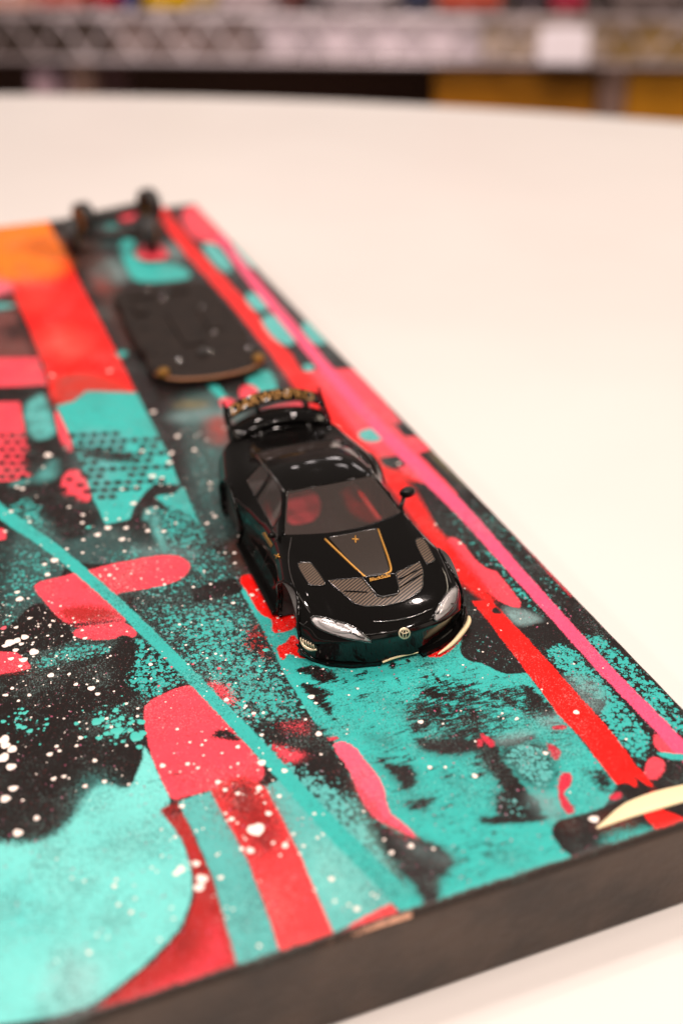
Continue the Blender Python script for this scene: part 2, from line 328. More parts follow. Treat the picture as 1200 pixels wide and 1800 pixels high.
 ('H', T, [P([(444,1002),(464,1030),(500,1074),(528,1120),(546,1150),(668,1162),(760,1140),(800,1128),(830,1100),(850,1165),(890,1185),(926,1183),(962,1230),(1020,1300),(1062,1352),(1084,1380),(1060,1420),(1010,1435),(985,1448),(985,1490),(1012,1512),(900,1560),(735,1612),(692,1500),(655,1432),(600,1340),(548,1262),(500,1185),(478,1140),(452,1088),(424,1040)], 1, 2, 0)]),
 ('H', RE, [P([(416,1014),(444,1007),(450,1026),(470,1056),(484,1066),(516,1070),(521,1092),(518,1106),(500,1111),(478,1114),(479,1088),(456,1080),(436,1042)], 1, 1.5),
            P([(484,1136),(502,1132),(512,1114),(528,1126),(546,1156),(528,1158),(506,1146),(498,1162),(490,1155)], 1, 1.5),
            P([(745,1152),(775,1142),(812,1100),(830,1095),(815,1120),(782,1153),(760,1156)], 1, 1.5)]),
 ('V', DR, [P([(416,1132),(440,1094),(462,1100),(484,1152),(478,1168),(440,1152)], .72, 4)]),
 ('S', K, [P([(416,1132),(440,1094),(462,1100),(484,1152),(478,1168),(440,1152)], .45, 4)]),
 # dark patches dragged over the teal
 ('B', K, [P([(652,1440),(690,1462),(740,1474),(806,1505),(786,1532),(770,1546),(772,1582),(745,1594),(735,1560),(700,1532),(690,1500)], .72, 2.5), P([(660,1330),(690,1345),(732,1350),(732,1372),(712,1390),(690,1368)], .75, 3), P([(842,1322),(870,1308),(888,1346),(922,1386),(962,1436),(880,1442),(866,1398),(892,1390),(858,1352)], .85, 2.5),
           P([(720,1300),(850,1295),(856,1322),(760,1330)], .8, 3), P([(545,1262),(590,1300),(660,1420),(690,1490),(640,1420),(580,1330)], .6, 3), P([(900,1195),(930,1200),(990,1260),(950,1268)], .6, 3), P([(700,1405),(750,1400),(756,1426),(720,1428)], .6, 3), P([(835,1436),(965,1432),(962,1444),(850,1450)], .75, 2),
           P([(500,1185),(548,1162),(668,1170),(800,1150),(925,1190),(1060,1355),(1000,1430),(1000,1500),(740,1600),(600,1340)], .13, 3), P([(700,1200),(830,1180),(930,1240),(880,1330),(720,1310)], .46, 12), P([(790,1250),(900,1280),(900,1350),(820,1340)], .5, 8), P([(840,1200),(940,1200),(1010,1290),(930,1290)], .42, 8), P([(700,1420),(900,1440),(880,1540),(760,1570)], .24, 10), P([(560,1170),(700,1180),(690,1240),(600,1230)], .2, 8), P([(600,1250),(700,1290),(740,1360),(650,1330)], .26, 8),
           P([(520,1178),(540,1167),(580,1176),(598,1198),(572,1201),(542,1192)], .74, 2.5), P([(526,1200),(556,1203),(596,1222),(570,1226),(594,1248),(580,1250),(596,1272),(562,1246),(540,1226)], .74, 2.5),
           P([(700,1246),(722,1228),(752,1234),(800,1248),(824,1270),(802,1290),(732,1292),(710,1272)], .52, 4), P([(735,1211),(770,1214),(800,1224),(812,1236),(780,1231),(750,1226)], .74, 2),
           P([(694,1190),(702,1192),(706,1206),(700,1204)], .8, 1.2), P([(755,1180),(765,1184),(778,1202),(770,1200)], .85, 1.2), P([(738,1188),(752,1186),(750,1194)], .7, 1.2),
           P([(682,1166),(694,1162),(696,1176),(686,1178)], .7, 1.5), P([(708,1160),(722,1160),(720,1166)], .7, 1),
           P([(816,1236),(830,1230),(850,1266),(846,1286),(826,1278)], .7, 3), P([(862,1210),(890,1220),(932,1250),(952,1262),(934,1266),(900,1248)], .7, 3),
           P([(870,1305),(935,1290),(942,1300),(880,1318)], .8, 2), P([(780,1215),(800,1218),(805,1230),(790,1228)], .7, 2),
           P([(880,1225),(920,1230),(975,1258),(970,1263),(930,1268),(905,1250)], .35, 4), P([(1040,1365),(1062,1355),(1080,1385),(1050,1390)], .6, 4),
           P([(818,1365),(850,1355),(862,1360),(840,1370)], .5, 3), P([(788,1325),(860,1340),(880,1360),(850,1352)], .45, 3)]),
 ('M', lin(44, 40, 40), [P([(730,1300),(800,1290),(848,1296),(856,1318),(800,1332),(742,1322)], .72, 5), P([(660,1330),(690,1345),(732,1350),(732,1372),(712,1390),(690,1368)], .75, 5),
           P([(710,1405),(742,1402),(748,1422),(722,1424)], .5, 5), P([(652,1440),(690,1462),(740,1474),(806,1505),(786,1532),(770,1546),(772,1582),(745,1594),(735,1560),(700,1532),(690,1500)], .92, 3),
           P([(642,1205),(760,1290),(700,1260)], .35, 4), P([(640,1290),(700,1300),(690,1310),(650,1302)], .5, 4), P([(760,1350),(820,1380),(800,1385)], .35, 4),
           P([(840,1440),(960,1436),(960,1442),(840,1446)], .6, 2), P([(870,1500),(930,1500),(900,1520)], .2, 8), P([(540,1270),(580,1290),(660,1400),(690,1470),(650,1420),(580,1320)], .35, 4)]),
 ('M', K, [P([(842,1322),(870,1308),(888,1346),(922,1386),(962,1436),(880,1442),(866,1398),(892,1390),(858,1352)], .88, 4), P([(872,1318),(932,1298),(962,1306),(980,1350),(972,1380),(955,1390),(922,1378),(898,1352)], .85, 3),
           P([(800,1230),(830,1225),(850,1270),(840,1285)], .4, 4)]),
 ('V', TG, [P([(876,1322),(930,1303),(958,1312),(974,1350),(968,1374),(954,1384),(924,1373),(902,1350)], .86, 2.5), P([(880,1400),(905,1395),(950,1432),(888,1436)], .5, 4)]),
 ('M', GR, [P([(866,1296),(934,1282),(940,1296),(880,1312)], .8, 3), P([(925,1400),(964,1392),(988,1430),(965,1438)], .85, 5), P([(940,1262),(985,1252),(1000,1275),(960,1282)], .75, 4),
            P([(690,1470),(800,1505),(780,1525),(720,1490)], .3, 4), P([(1040,1410),(1100,1400),(1080,1440)], .4, 6)]),
 ('H', lin(200, 44, 66), [P([(984,1358),(1006,1358),(1003,1382),(988,1392),(1000,1410),(1012,1428),(994,1432),(978,1400)], 1, 3), P([(838,1284),(864,1298),(872,1312),(858,1316)], .9, 3),
            P([(955,1300),(984,1314),(990,1328),(976,1342),(962,1318)], .8, 3), P([(965,1276),(990,1272),(1002,1280),(975,1286)], .8, 3), P([(830,1300),(848,1292),(854,1312),(838,1318)], .6, 3), P([(1068,1400),(1090,1390),(1095,1402),(1075,1408)], 1, 3),
            P([(1005,1500),(1030,1498),(1030,1512),(1008,1518)], 1, 3), P([(745,1598),(800,1575),(815,1582),(740,1612)], .9, 3), P([(572,1298),(592,1292),(596,1300),(580,1303)], 1, 3)]),
 ('H', lin(250, 92, 118), [P([(578,1306),(612,1301),(650,1346),(676,1382),(681,1426),(702,1442),(742,1478),(712,1466),(660,1440),(640,1415),(622,1376),(612,1350)], 1, 3)]),
 ('S', lin(150, 40, 30), [P([(612,1360),(640,1400),(662,1410),(668,1435),(742,1480),(700,1468),(648,1432)], .8, 5)]),
 ('H', K, [P([(806,1140),(818,1098),(830,1078),(846,1074),(866,1112),(894,1154),(926,1182),(884,1186),(848,1166),(816,1160)], 1, 1.5),
           P([(966,1462),(978,1441),(1026,1432),(1064,1418),(1100,1400),(1110,1430),(1056,1478),(1040,1504),(1008,1506),(984,1490)], 1, 3),
           P([(1088,1372),(1140,1385),(1158,1345),(1200,1340),(1260,1330),(1260,1470),(1180,1440),(1120,1420),(1090,1395)], 1, 3)]),
 ('V', T, [P([(812,1140),(846,1080),(890,1154),(915,1180),(850,1164)], .2, 3)]),
 ('M', lin(110, 46, 28), [P([(1050,1440),(1100,1430),(1110,1455),(1060,1465)], .8, 5), P([(985,1440),(1010,1440),(1000,1460)], .4, 5)]),
 ('S', T, [P([(1050,1470),(1100,1455),(1150,1450),(1150,1475),(1060,1490)], .75, 5)]),
 # right side panel
 ('H', PI, [P([(528,655),(560,650),(625,648),(702,738),(784,815),(826,852),(790,880),(745,852),(660,800),(590,735)], 1, 3, 0), P([(318,372),(345,358),(368,372),(408,425),(395,432),(340,420),(322,395)], 1, 5),
            P([(780,948),(800,940),(826,956),(878,1010),(926,1072),(884,1064),(835,1020)], 1, 4), P([(1130,1350),(1146,1326),(1172,1340),(1158,1372),(1130,1368)], 1, 2),
            P([(1146,1284),(1165,1300),(1230,1325),(1200,1330),(1150,1322)], 1, 2)]),
 ('S', RE, [P([(470,610),(506,612),(560,672),(606,735),(650,790),(690,815),(740,880),(790,955),(880,1060),(840,1062),(760,960),(640,800),(530,700)], 1, 5),
            P([(690,820),(745,850),(700,840)], 1, 4)]),
 ('S', K, [P([(800,1030),(835,1040),(870,1065),(860,1074),(830,1062)], .62, 5)]),
 ('H', RE, [stroke([(278,362),(325,430),(380,489),(421,534),(461,586),(500,632),(560,700)], [18, 20, 22, 23, 25], 1, 3)]),
 ('H', K, [P([(733,856),(748,844),(790,892),(850,968),(880,1010),(838,990),(808,946),(778,942),(752,900)], 1, 3), P([(664,806),(700,799),(719,815),(692,826),(676,820)], 1, 3, 0),
           P([(690,745),(722,741),(744,765),(712,768)], 1, 3, 0), P([(733,796),(762,790),(832,858),(902,945),(964,1012),(946,1018),(862,930),(775,838)], 1, 3, 0),
           P([(906,1108),(960,1090),(992,1118),(966,1132),(944,1138)], 1, 2), P([(980,1080),(1012,1068),(1060,1125),(1010,1110)], .9, 3), P([(500,614),(546,612),(566,650),(528,658)], .7, 4, 0),
           P([(568,612),(604,612),(626,648),(590,648)], .95, 4, 0), P([(388,480),(416,476),(444,512),(420,514)], .85, 5), P([(345,352),(362,352),(372,370),(355,368)], .6, 6)]),
 ('M', lin(70, 58, 60), [P([(446,478),(470,478),(546,562),(528,570)], .95, 5)]),
 ('M', lin(112, 104, 74), [P([(750,795),(768,790),(838,855),(826,862)], .9, 3)]),
 ('V', T, [P([(775,870),(840,945),(870,1005),(830,980),(790,915)], .42, 4), P([(800,850),(910,945),(955,1005),(880,945)], .42, 4)]),
 ('S', PI, [P([(430,560),(445,580),(600,720),(560,690),(480,620)], .3, 6), P([(820,848),(836,850),(905,925),(1010,1050),(1000,1048),(905,942)], 1, 1.5)]),
 ('H', TG, [P([(350,430),(376,424),(406,460),(409,480),(384,474)], 1, 3), P([(407,430),(426,428),(456,464),(446,476),(416,452)], 1, 3), P([(427,518),(450,512),(478,545),(446,548)], 1, 3),
            P([(455,556),(490,550),(527,602),(498,608),(472,588)], 1, 3), P([(524,566),(556,564),(584,596),(566,608),(544,602)], 1, 3), P([(628,758),(662,750),(680,770),(652,779),(632,772)], 1, 2.5), P([(528,640),(552,640),(556,652),(534,654)], .7, 3)]),
 ('H', PK, [stroke([(385,415),(441,490),(517,581),(600,680),(665,750),(735,822),(815,900),(890,985),(990,1096),(1076,1192),(1135,1250),(1195,1315),(1240,1365)], [12, 14, 17, 19, 21, 23, 23, 22, 22, 23, 25, 28, 30], 1, 1.5)]),
 ('V', lin(205, 70, 120), [P([(1010,1130),(1030,1130),(1090,1200),(1075,1200)], .3, 3)]),
 ('H', T, [P([(1148,1321),(1200,1325),(1240,1330),(1240,1340),(1190,1337),(1160,1330)], 1, 1.5)]),
 ('H', RE, [P([(828,1056),(862,1056),(900,1095),(942,1140),(981,1182),(1020,1227),(1051,1260),(1080,1294),(1114,1342),(1130,1358),(1150,1386),(1132,1378),(1112,1362),(1120,1384),(1098,1374),(1084,1380),(1062,1352),(1018,1294),(980,1256),(961,1228),(921,1176),(888,1132),(862,1097)], 1, 1.5, 0),
            P([(1124,1424),(1140,1418),(1165,1424),(1200,1438),(1230,1450),(1200,1470),(1165,1472),(1146,1452)], 1, 3), P([(1130,1395),(1155,1388),(1165,1395),(1140,1402)], .9, 3)]),
 ('S', lin(120, 10, 8), [P([(880,1080),(893,1090),(945,1160),(932,1150)], .3, 1.5), P([(905,1100),(960,1165),(956,1168)], .34, 1.5), P([(1090,1330),(1125,1372),(1100,1350)], .8, 2)]),
 ('H', K, [P([(862,1072),(872,1066),(882,1078),(876,1080),(866,1078)], 1, 1.5)]),
 ('H', T, [stroke([(-40,862),(0,900),(75,950),(117,982),(175,1032),(217,1070),(262,1115),(320,1172),(377,1232),(455,1312),(545,1415),(602,1475),(657,1528),(745,1620)], [26, 24, 21, 20, 20, 20, 21, 22, 23, 25, 30, 33, 36, 38], 1, 1.5)]),
 ('H', lin(235, 178, 148), [P([(478,1690),(590,1649),(660,1622),(722,1600),(735,1618),(600,1675),(470,1720)], 1, 1.5, 0)]),
]
# rasterise every layer's coverage on the grid (smooth fields; the shader cuts the edges)
def axis_pts(breaks):
    out = []
    for a, b, s in breaks: out.append(np.arange(a, b-s*.5, s))
    return np.concatenate(out+[[breaks[-1][1]]])
EDGE = [0, .00012, .0003, .0006, .001]
gx = np.concatenate([[BX0+e for e in EDGE], axis_pts([(BX0+.002, -.012, .001), (-.012, BX1-.0014, .00030)]), [BX1-e for e in EDGE[::-1]]])
gy = np.concatenate([[BY0+e for e in EDGE], axis_pts([(BY0+.0014, .25, .00028), (.25, BY1-.0014, .0006)]), [BY1-e for e in EDGE[::-1]]])
nx, ny = len(gx), len(gy); GX, GY = np.meshgrid(gx, gy)
def drop(d):
    r = .001; d = np.clip(d, 0, r); return r-np.sqrt(np.maximum(r*r-(r-d)**2, 0))
GZ = TH - np.maximum(drop(np.minimum(GX-BX0, BX1-GX)), drop(np.minimum(GY-BY0, BY1-GY)))
GZ = GZ + 0.00004*np.sin(GX*900+np.sin(GY*700))*np.sin(GY*640)
def sdf(poly, ix0, ix1, iy0, iy1):
    X = GX[iy0:iy1, ix0:ix1]; Y = GY[iy0:iy1, ix0:ix1]
    D = np.full(X.shape, 1e9); ins = np.zeros(X.shape, bool); n = len(poly)
    for i in range(n):
        ax, ay = poly[i]; bx, by = poly[(i+1) % n]; ex, ey = bx-ax, by-ay; L = ex*ex+ey*ey+1e-16
        t = np.clip(((X-ax)*ex+(Y-ay)*ey)/L, 0, 1)
        D = np.minimum(D, (X-ax-t*ex)**2+(Y-ay-t*ey)**2)
        if ay != by: ins ^= ((ay > Y) != (by > Y)) & (X < ax+(Y-ay)*ex/(by-ay))
    D = np.sqrt(D); return np.where(ins, D, -D)
covs = []
for kind, colr, shapes in LAYERS:
    cov = np.zeros(GX.shape, np.float32)
    for pts, level, soft, rnd in shapes:
        pts = np.asarray(pts, float)
        if rnd: pts = chaikin(pts, rnd)
        W = px_plane(pts, TH)[:, :2]
        s = (soft or (2. if kind == 'H' else 4.))/1000
        if kind == 'H': s = .0015 if pts[:, 1].mean() > 640 else min(s, .003)
        x0, y0 = W.min(0)-s; x1, y1 = W.max(0)+s
        ix0, ix1 = np.searchsorted(gx, [x0, x1]); iy0, iy1 = np.searchsorted(gy, [y0, y1])
        if ix1-ix0 < 1 or iy1-iy0 < 1: continue
        d = sdf(W, ix0, ix1, iy0, iy1)
        c = np.clip(.5+d/s, 0, 1)
        if kind != 'H': c = c*c*(3-2*c)
        sub = cov[iy0:iy1, ix0:ix1]; np.maximum(sub, c*level if kind != 'H' else c*level, out=sub)
    covs.append(cov)
LAYERS.insert(-1, ('H', lin(52, 42, 37), []))                  # bare dark rim worn along the border
covs.insert(-1, np.clip(.5+(.0007-np.minimum(np.minimum(GX-BX0, BX1-GX), np.minimum(GY-BY0, BY1-GY)))/.0015, 0, 1).astype(np.float32))
me = bpy.data.meshes.new('painted_face'); nv = nx*ny
co = np.stack([GX-BO[0], GY-BO[1], GZ], -1).astype(np.float32).reshape(-1, 3)
idx = np.arange(nv).reshape(ny, nx)
q = np.stack([idx[:-1, :-1], idx[:-1, 1:], idx[1:, 1:], idx[1:, :-1]], -1).reshape(-1, 4).astype(np.int32)
me.vertices.add(nv); me.vertices.foreach_set('co', co.ravel())
me.loops.add(q.size); me.loops.foreach_set('vertex_index', q.ravel())
me.polygons.add(len(q)); me.polygons.foreach_set('loop_start', np.arange(0, q.size, 4, dtype=np.int32))
me.polygons.foreach_set('use_smooth', np.ones(len(q), bool))
me.update(calc_edges=True)
for i in range(0, len(covs), 4):                           # four coverage fields to one attribute
    g = [covs[j].ravel() if j < len(covs) else np.zeros(nv, np.float32) for j in range(i, i+4)]
    a = me.attributes.new('paint_%02d' % (i//4), 'FLOAT_COLOR', 'POINT'); a.data.foreach_set('color', np.stack(g, -1).astype(np.float32).ravel())
face = bpy.data.objects.new('painted_face', me); COL.objects.link(face); face.parent = board
def paint_mat():
    m = bpy.data.materials.new('layered_spray_paint'); m.use_nodes = True; nt = m.node_tree; N = nt.nodes; L = nt.links; b = N['Principled BSDF']
    tc = N.new('ShaderNodeTexCoord'); vec = tc.outputs['Object']
    def noise(scale, det, rough=.5):
        n = N.new('ShaderNodeTexNoise'); n.inputs['Scale'].default_value = scale; n.inputs['Detail'].default_value = det; n.inputs['Roughness'].default_value = rough
        L.new(vec, n.inputs['Vector']); return n.outputs[0]
    def mth(op, a, b2=None, clamp=False):
        n = N.new('ShaderNodeMath'); n.operation = op; n.use_clamp = clamp
        for i, v in enumerate((a, b2)):
            if v is None: continue
            if isinstance(v, (int, float)): n.inputs[i].default_value = v
            else: L.new(v, n.inputs[i])
        return n.outputs[0]
    nE = mth('SUBTRACT', mth('ADD', mth('MULTIPLY', noise(2600, 3, .7), .6), mth('MULTIPLY', noise(330, 4, .6), .9)), .75)      # edge wobble
    nMid = noise(260, 5, .65)
    mpb = N.new('ShaderNodeMapping'); mpb.inputs['Rotation'].default_value = (0, 0, math.radians(34)); mpb.inputs['Scale'].default_value = (330, 1250, 1); L.new(vec, mpb.inputs['Vector'])
    nb = N.new('ShaderNodeTexNoise'); nb.inputs['Scale'].default_value = 1; nb.inputs['Detail'].default_value = 5; nb.inputs['Roughness'].default_value = .72; nb.inputs['Distortion'].default_value = .9; L.new(mpb.outputs[0], nb.inputs['Vector']); nB = nb.outputs[0]
    nF = noise(3600, 3, .65)                                        # spray grain
    grain = N.new('ShaderNodeMapRange'); grain.inputs[1].default_value = .3; grain.inputs[2].default_value = .7; L.new(nF, grain.inputs[0]); grain = grain.outputs[0]
    warp = N.new('ShaderNodeVectorMath'); warp.operation = 'MULTIPLY_ADD'
    nw = N.new('ShaderNodeTexNoise'); nw.inputs['Scale'].default_value = 900; L.new(vec, nw.inputs['Vector'])
    L.new(nw.outputs['Color'], warp.inputs[0]); warp.inputs[1].default_value = (.0006,)*3; L.new(vec, warp.inputs[2])
    vo = N.new('ShaderNodeTexVoronoi'); vo.inputs['Scale'].default_value = 1250; L.new(warp.outputs[0], vo.inputs['Vector'])
    sep = N.new('ShaderNodeSeparateColor'); L.new(vo.outputs['Color'], sep.inputs[0])
    vt = mth('ADD', mth('MULTIPLY', vo.outputs['Distance'], 1.05), mth('MULTIPLY', mth('SUBTRACT', sep.outputs[0], .5), .45))
    vo2 = N.new('ShaderNodeTexVoronoi'); vo2.inputs['Scale'].default_value = 2900; L.new(warp.outputs[0], vo2.inputs['Vector'])
    vt = mth('ADD', mth('MULTIPLY', vt, .62), mth('MULTIPLY', vo2.outputs['Distance'], .42))
    vt = mth('ADD', vt, mth('MULTIPLY', mth('SUBTRACT', nF, .5), .45))
    vt = mth('MULTIPLY', mth('SUBTRACT', vt, .17), 1.75)
    big = noise(60, 5, .6)
    def cut(x, t, w):
        r = N.new('ShaderNodeMapRange'); r.interpolation_type = 'SMOOTHSTEP'; r.clamp = True
        L.new(mth('SUBTRACT', x, t), r.inputs[0]); r.inputs[1].default_value = -w; r.inputs[2].default_value = w; return r.outputs[0]
    col = None
    base = N.new('ShaderNodeRGB'); base.outputs[0].default_value = K; col = base.outputs[0]
    cellh = None
    for i, (kind, colr, _) in enumerate(LAYERS):
        if i % 4 == 0:
            at = N.new('ShaderNodeAttribute'); at.attribute_name = 'paint_%02d' % (i//4); sp = N.new('ShaderNodeSeparateColor'); L.new(at.outputs['Color'], sp.inputs[0])
            four = list(sp.outputs) + [at.outputs['Alpha']]
        f = four[i % 4]
        if kind == 'H': al = cut(mth('ADD', f, mth('ADD', mth('MULTIPLY', nE, .42), mth('MULTIPLY', mth('SUBTRACT', grain, .5), .34))), .5, .10)
        elif kind == 'S': al = cut(f, mth('ADD', mth('MULTIPLY', grain, .9), .06), .16)
        elif kind == 'V': al = cut(f, mth('ADD', vt, .05), .07)
        elif kind == 'B': al = cut(f, mth('ADD', mth('MULTIPLY', mth('SUBTRACT', nB, .28), 1.7), mth('ADD', mth('MULTIPLY', mth('SUBTRACT', grain, .5), .35), mth('MULTIPLY', mth('SUBTRACT', nMid, .5), .9))), .12)
        else:
            r = N.new('ShaderNodeMapRange'); L.new(mth('ADD', mth('MULTIPLY', nMid, .72), mth('MULTIPLY', grain, .28)), r.inputs[0])
            r.inputs[1].default_value = .32; r.inputs[2].default_value = .68; r.inputs[3].default_value = .45; r.inputs[4].default_value = 1.35; al = mth('MULTIPLY', f, r.outputs[0], True)
        if kind == 'V': cellh = al if cellh is None else mth('MAXIMUM', cellh, al)
        x = N.new('ShaderNodeMix'); x.data_type = 'RGBA'; L.new(al, x.inputs[0]); L.new(col, x.inputs[6]); x.inputs[7].default_value = colr; col = x.outputs[2]
    n2 = noise(4300, 2, .6); n3 = noise(90, 3, .6)
    gm = N.new('ShaderNodeMapRange'); L.new(n3, gm.inputs[0]); gm.inputs[1].default_value = .42; gm.inputs[2].default_value = .66; gm.inputs[3].default_value = .0; gm.inputs[4].default_value = .13
    for thr, sgn, colr in ((.66, 1, lin(40, 30, 28)), (.70, -1, lin(150, 190, 186))):      # overspray dust, dark then pale
        src = n2 if sgn > 0 else mth('SUBTRACT', 1.0, n2)
        al = mth('MULTIPLY', cut(mth('ADD', src, gm.outputs[0]), thr, .05), .62 if sgn > 0 else .3)
        x = N.new('ShaderNodeMix'); x.data_type = 'RGBA'; L.new(al, x.inputs[0]); L.new(col, x.inputs[6]); x.inputs[7].default_value = colr; col = x.outputs[2]
    hv = N.new('ShaderNodeHueSaturation'); L.new(col, hv.inputs['Color'])
    L.new(mth('ADD', mth('MULTIPLY', big, .30), mth('ADD', mth('MULTIPLY', nF, .34), mth('ADD', mth('MULTIPLY', nMid, .16), .60))), hv.inputs['Value'])
    L.new(hv.outputs[0], b.inputs['Base Color'])
    L.new(mth('ADD', mth('MULTIPLY', nF, .25), .22), b.inputs['Roughness'])
    b.inputs['Specular IOR Level'].default_value = .28
    bp = N.new('ShaderNodeBump'); bp.inputs['Strength'].default_value = .5; bp.inputs['Distance'].default_value = .00012
    L.new(mth('ADD', mth('MULTIPLY', cellh, .8), mth('MULTIPLY', nF, .7)), bp.inputs['Height']); L.new(bp.outputs[0], b.inputs['Normal'])
    return m
me.materials.append(paint_mat())

# flung paint drops (too many to count): flat domes joined per colour
def drops(name, spots, m):
    V = []; F = []
    for (x, y, r) in spots:                      # photo pixel, radius in mm
        c = px_plane([(x, y)], TH)[0]
        if not (BX0+.002 < c[0] < BX1-.002 and BY0+.002 < c[1] < BY1-.002): continue
        r = r/1000; n = 12; i0 = len(V); st = 1+.25*random.random(); an = random.random()*6.28
        for ring, (rr, h) in enumerate(((1, 0), (.82, .10), (.4, .16))):
            for k in range(n):
                a = 2*math.pi*k/n; w = 1+.10*math.sin(3*a+an)+.06*math.sin(5*a+2*an)
                dx, dy = math.cos(a)*r*rr*w*st, math.sin(a)*r*rr*w
                V.append((c[0]+dx*math.cos(an)-dy*math.sin(an)-BO[0], c[1]+dx*math.sin(an)+dy*math.cos(an)-BO[1], TH+.00003+h*min(r, .0008)))
        for ring in range(2):
            for k in range(n):
                F.append((i0+ring*n+k, i0+ring*n+(k+1) % n, i0+(ring+1)*n+(k+1) % n, i0+(ring+1)*n+k))
        F.append(tuple(i0+2*n+k for k in range(n)))
    return tag(mesh_obj(name, V, F, m, board), kind='stuff')
W = [(96,985,1.0),(79,992,.6),(84,1010,.7),(35,1053,1.0),(31,1041,.6),(50,1052,.35),(18,1130,1.3),(30,1126,1.0),(44,1120,.9),(38,1132,.6),(60,1146,1.1),(42,1160,.9),(28,1143,.7),(10,1135,.7),(52,1087,.5),(88,1099,.4),(29,1103,.5),(20,1158,.6),(36,1171,.5),
     (193,1011,.6),(201,1017,.3),(206,1000,.3),(286,1019,.3),(132,1094,.3),(145,1108,.4),(150,1122,.5),(90,1187,.8),(122,1185,.4),(161,1210,.8),(134,1203,.5),(172,1220,.55),(52,1222,.45),(22,1210,.45),(8,1222,.4),(33,1232,.4),(12,1222,.4),(142,1297,.5),(88,1326,.6),(100,1312,.45),(105,1320,.4),(135,1311,.4),(167,1337,.5),(95,1369,.5),(113,1365,.45),(184,1374,.5),(150,1382,.5),
     (8,1300,1.1),(22,1317,1.0),(6,1332,1.2),(20,1348,1.0),(24,1386,.8),(10,1404,1.0),(32,1464,.9),(65,1438,.6),(188,1263,.4),(196,1278,.4),(222,1237,.4),(265,1168,.5),(266,1193,.3),(10,1310,1.0),
     (286,1346,.6),(330,1343,.5),(358,1328,.25),(418,1313,.5),(460,1341,.9),(383,1375,.6),(455,1385,.6),(450,1458,1.6),(320,1417,.6),(407,1440,.6),(472,1430,.6),(418,1395,.5),(440,1495,.7),(425,1492,.5),(355,1545,1.0),(350,1560,.9),(318,1528,.8),(345,1518,.7),(310,1535,.6),(501,1486,.6),(500,1355,.6),(398,1230,.6),(432,1241,.4),(446,1254,.5),(460,1292,.45),(547,1225,.75),(555,1236,.4),(560,1290,.7),
     (618,1180,.25),(613,1222,.25),(550,1175,.2),(528,1184,.2),(540,1201,.2),(739,1269,.6),(1012,1252,.7),(834,1364,.6),(958,1324,.5),(1043,1440,.9),(870,1560,.8),(722,1487,.6),(755,1349,.5),(848,1146,.25),(914,1088,.2),(1008,1167,.3),(1050,1099,.2),(882,1254,.3),(908,1263,.4),
     (413,990,.45),(412,972,.5),(443,1046,.6),(452,1037,.35),(465,1057,.35),(410,1060,.5),(340,1032,.4),(371,1053,.3),(359,1004,.35),(364,1157,.3),(268,837,.9),(285,840,.6),(235,885,.8),(190,928,.9),(222,928,.7),(260,933,.7),(288,934,.6),(172,940,.9),(215,948,.8),(146,905,.6),(145,919,.6),(147,949,.5),(118,965,.5),(85,800,1.2),(30,856,.6),(40,859,.7),(20,899,.6),(10,934,.5),(270,724,.9),(312,767,.8),(302,796,.7),(342,791,.7),(370,850,.7),(378,908,.7),(364,920,.6),(92,660,.6),(193,652,.7),(298,813,.8),(250,793,.7),(215,860,.6),(590,752,1.0),(700,815,.5),(765,922,.4),(808,955,.5)]
W = [(x, y, r*.72) for x, y, r in W]
def cluster(cx, cy, sx, sy, n, r0, r1): return [(random.gauss(cx, sx), random.gauss(cy, sy), r0+(r1-r0)*random.random()**3) for _ in range(n)]
W += cluster(60, 1110, 45, 40, 150, .05, .26) + cluster(130, 1180, 110, 60, 110, .05, .24) + cluster(150, 1290, 110, 90, 50, .08, .26) + cluster(260, 1000, 60, 30, 60, .06, .25)
W += cluster(400, 1430, 70, 90, 40, .12, .35) + cluster(330, 1340, 70, 50, 30, .08, .25) + cluster(250, 1550, 110, 70, 22, .15, .4) + cluster(420, 1180, 90, 80, 90, .06, .3) + cluster(160, 900, 130, 70, 70, .1, .4)
W += cluster(900, 1150, 130, 120, 60, .05, .2) + cluster(700, 1300, 120, 90, 40, .06, .25) + cluster(580, 1500, 80, 60, 20, .2, .4) + cluster(340, 840, 60, 80, 40, .1, .35)
drops('white_paint_drops', W, M_WHITE)
TD = cluster(205, 1272, 26, 16, 70, .15, .6) + cluster(50, 1268, 25, 14, 30, .15, .5) + [(240,1295,1.0),(207,1285,.9),(170,1269,.8),(200,1285,.6),(135,1272,.4),(156,927,.5),(395,858,.6)] + cluster(430, 1130, 50, 40, 60, .1, .5)
drops('teal_paint_drops', TD, M_TEALP)
drops('pink_paint_drops', cluster(400, 1200, 90, 40, 30, .08, .3) + [(7,1104,.5),(385,1175,.35),(388,1184,.2)], M_PINKP)
# long cream sliver near the corner, a resin reflection built as a raised shape
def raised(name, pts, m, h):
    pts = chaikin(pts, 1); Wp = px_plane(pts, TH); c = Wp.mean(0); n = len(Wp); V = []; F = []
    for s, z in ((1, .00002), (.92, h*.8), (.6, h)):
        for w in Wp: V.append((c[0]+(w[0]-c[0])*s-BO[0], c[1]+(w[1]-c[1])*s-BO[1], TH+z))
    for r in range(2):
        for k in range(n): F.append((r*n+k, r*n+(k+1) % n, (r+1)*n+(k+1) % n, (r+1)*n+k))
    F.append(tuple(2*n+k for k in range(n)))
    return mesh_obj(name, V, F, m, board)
tag(raised('cream_reflection_sliver', [(1046,1455),(1052,1450),(1090,1415),(1118,1402),(1160,1388),(1205,1378),(1230,1374),(1230,1402),(1195,1412),(1150,1425),(1100,1440),(1052,1457)], M_CREAM, .0003), 'long pointed cream sliver, a reflection built as a raised shape')
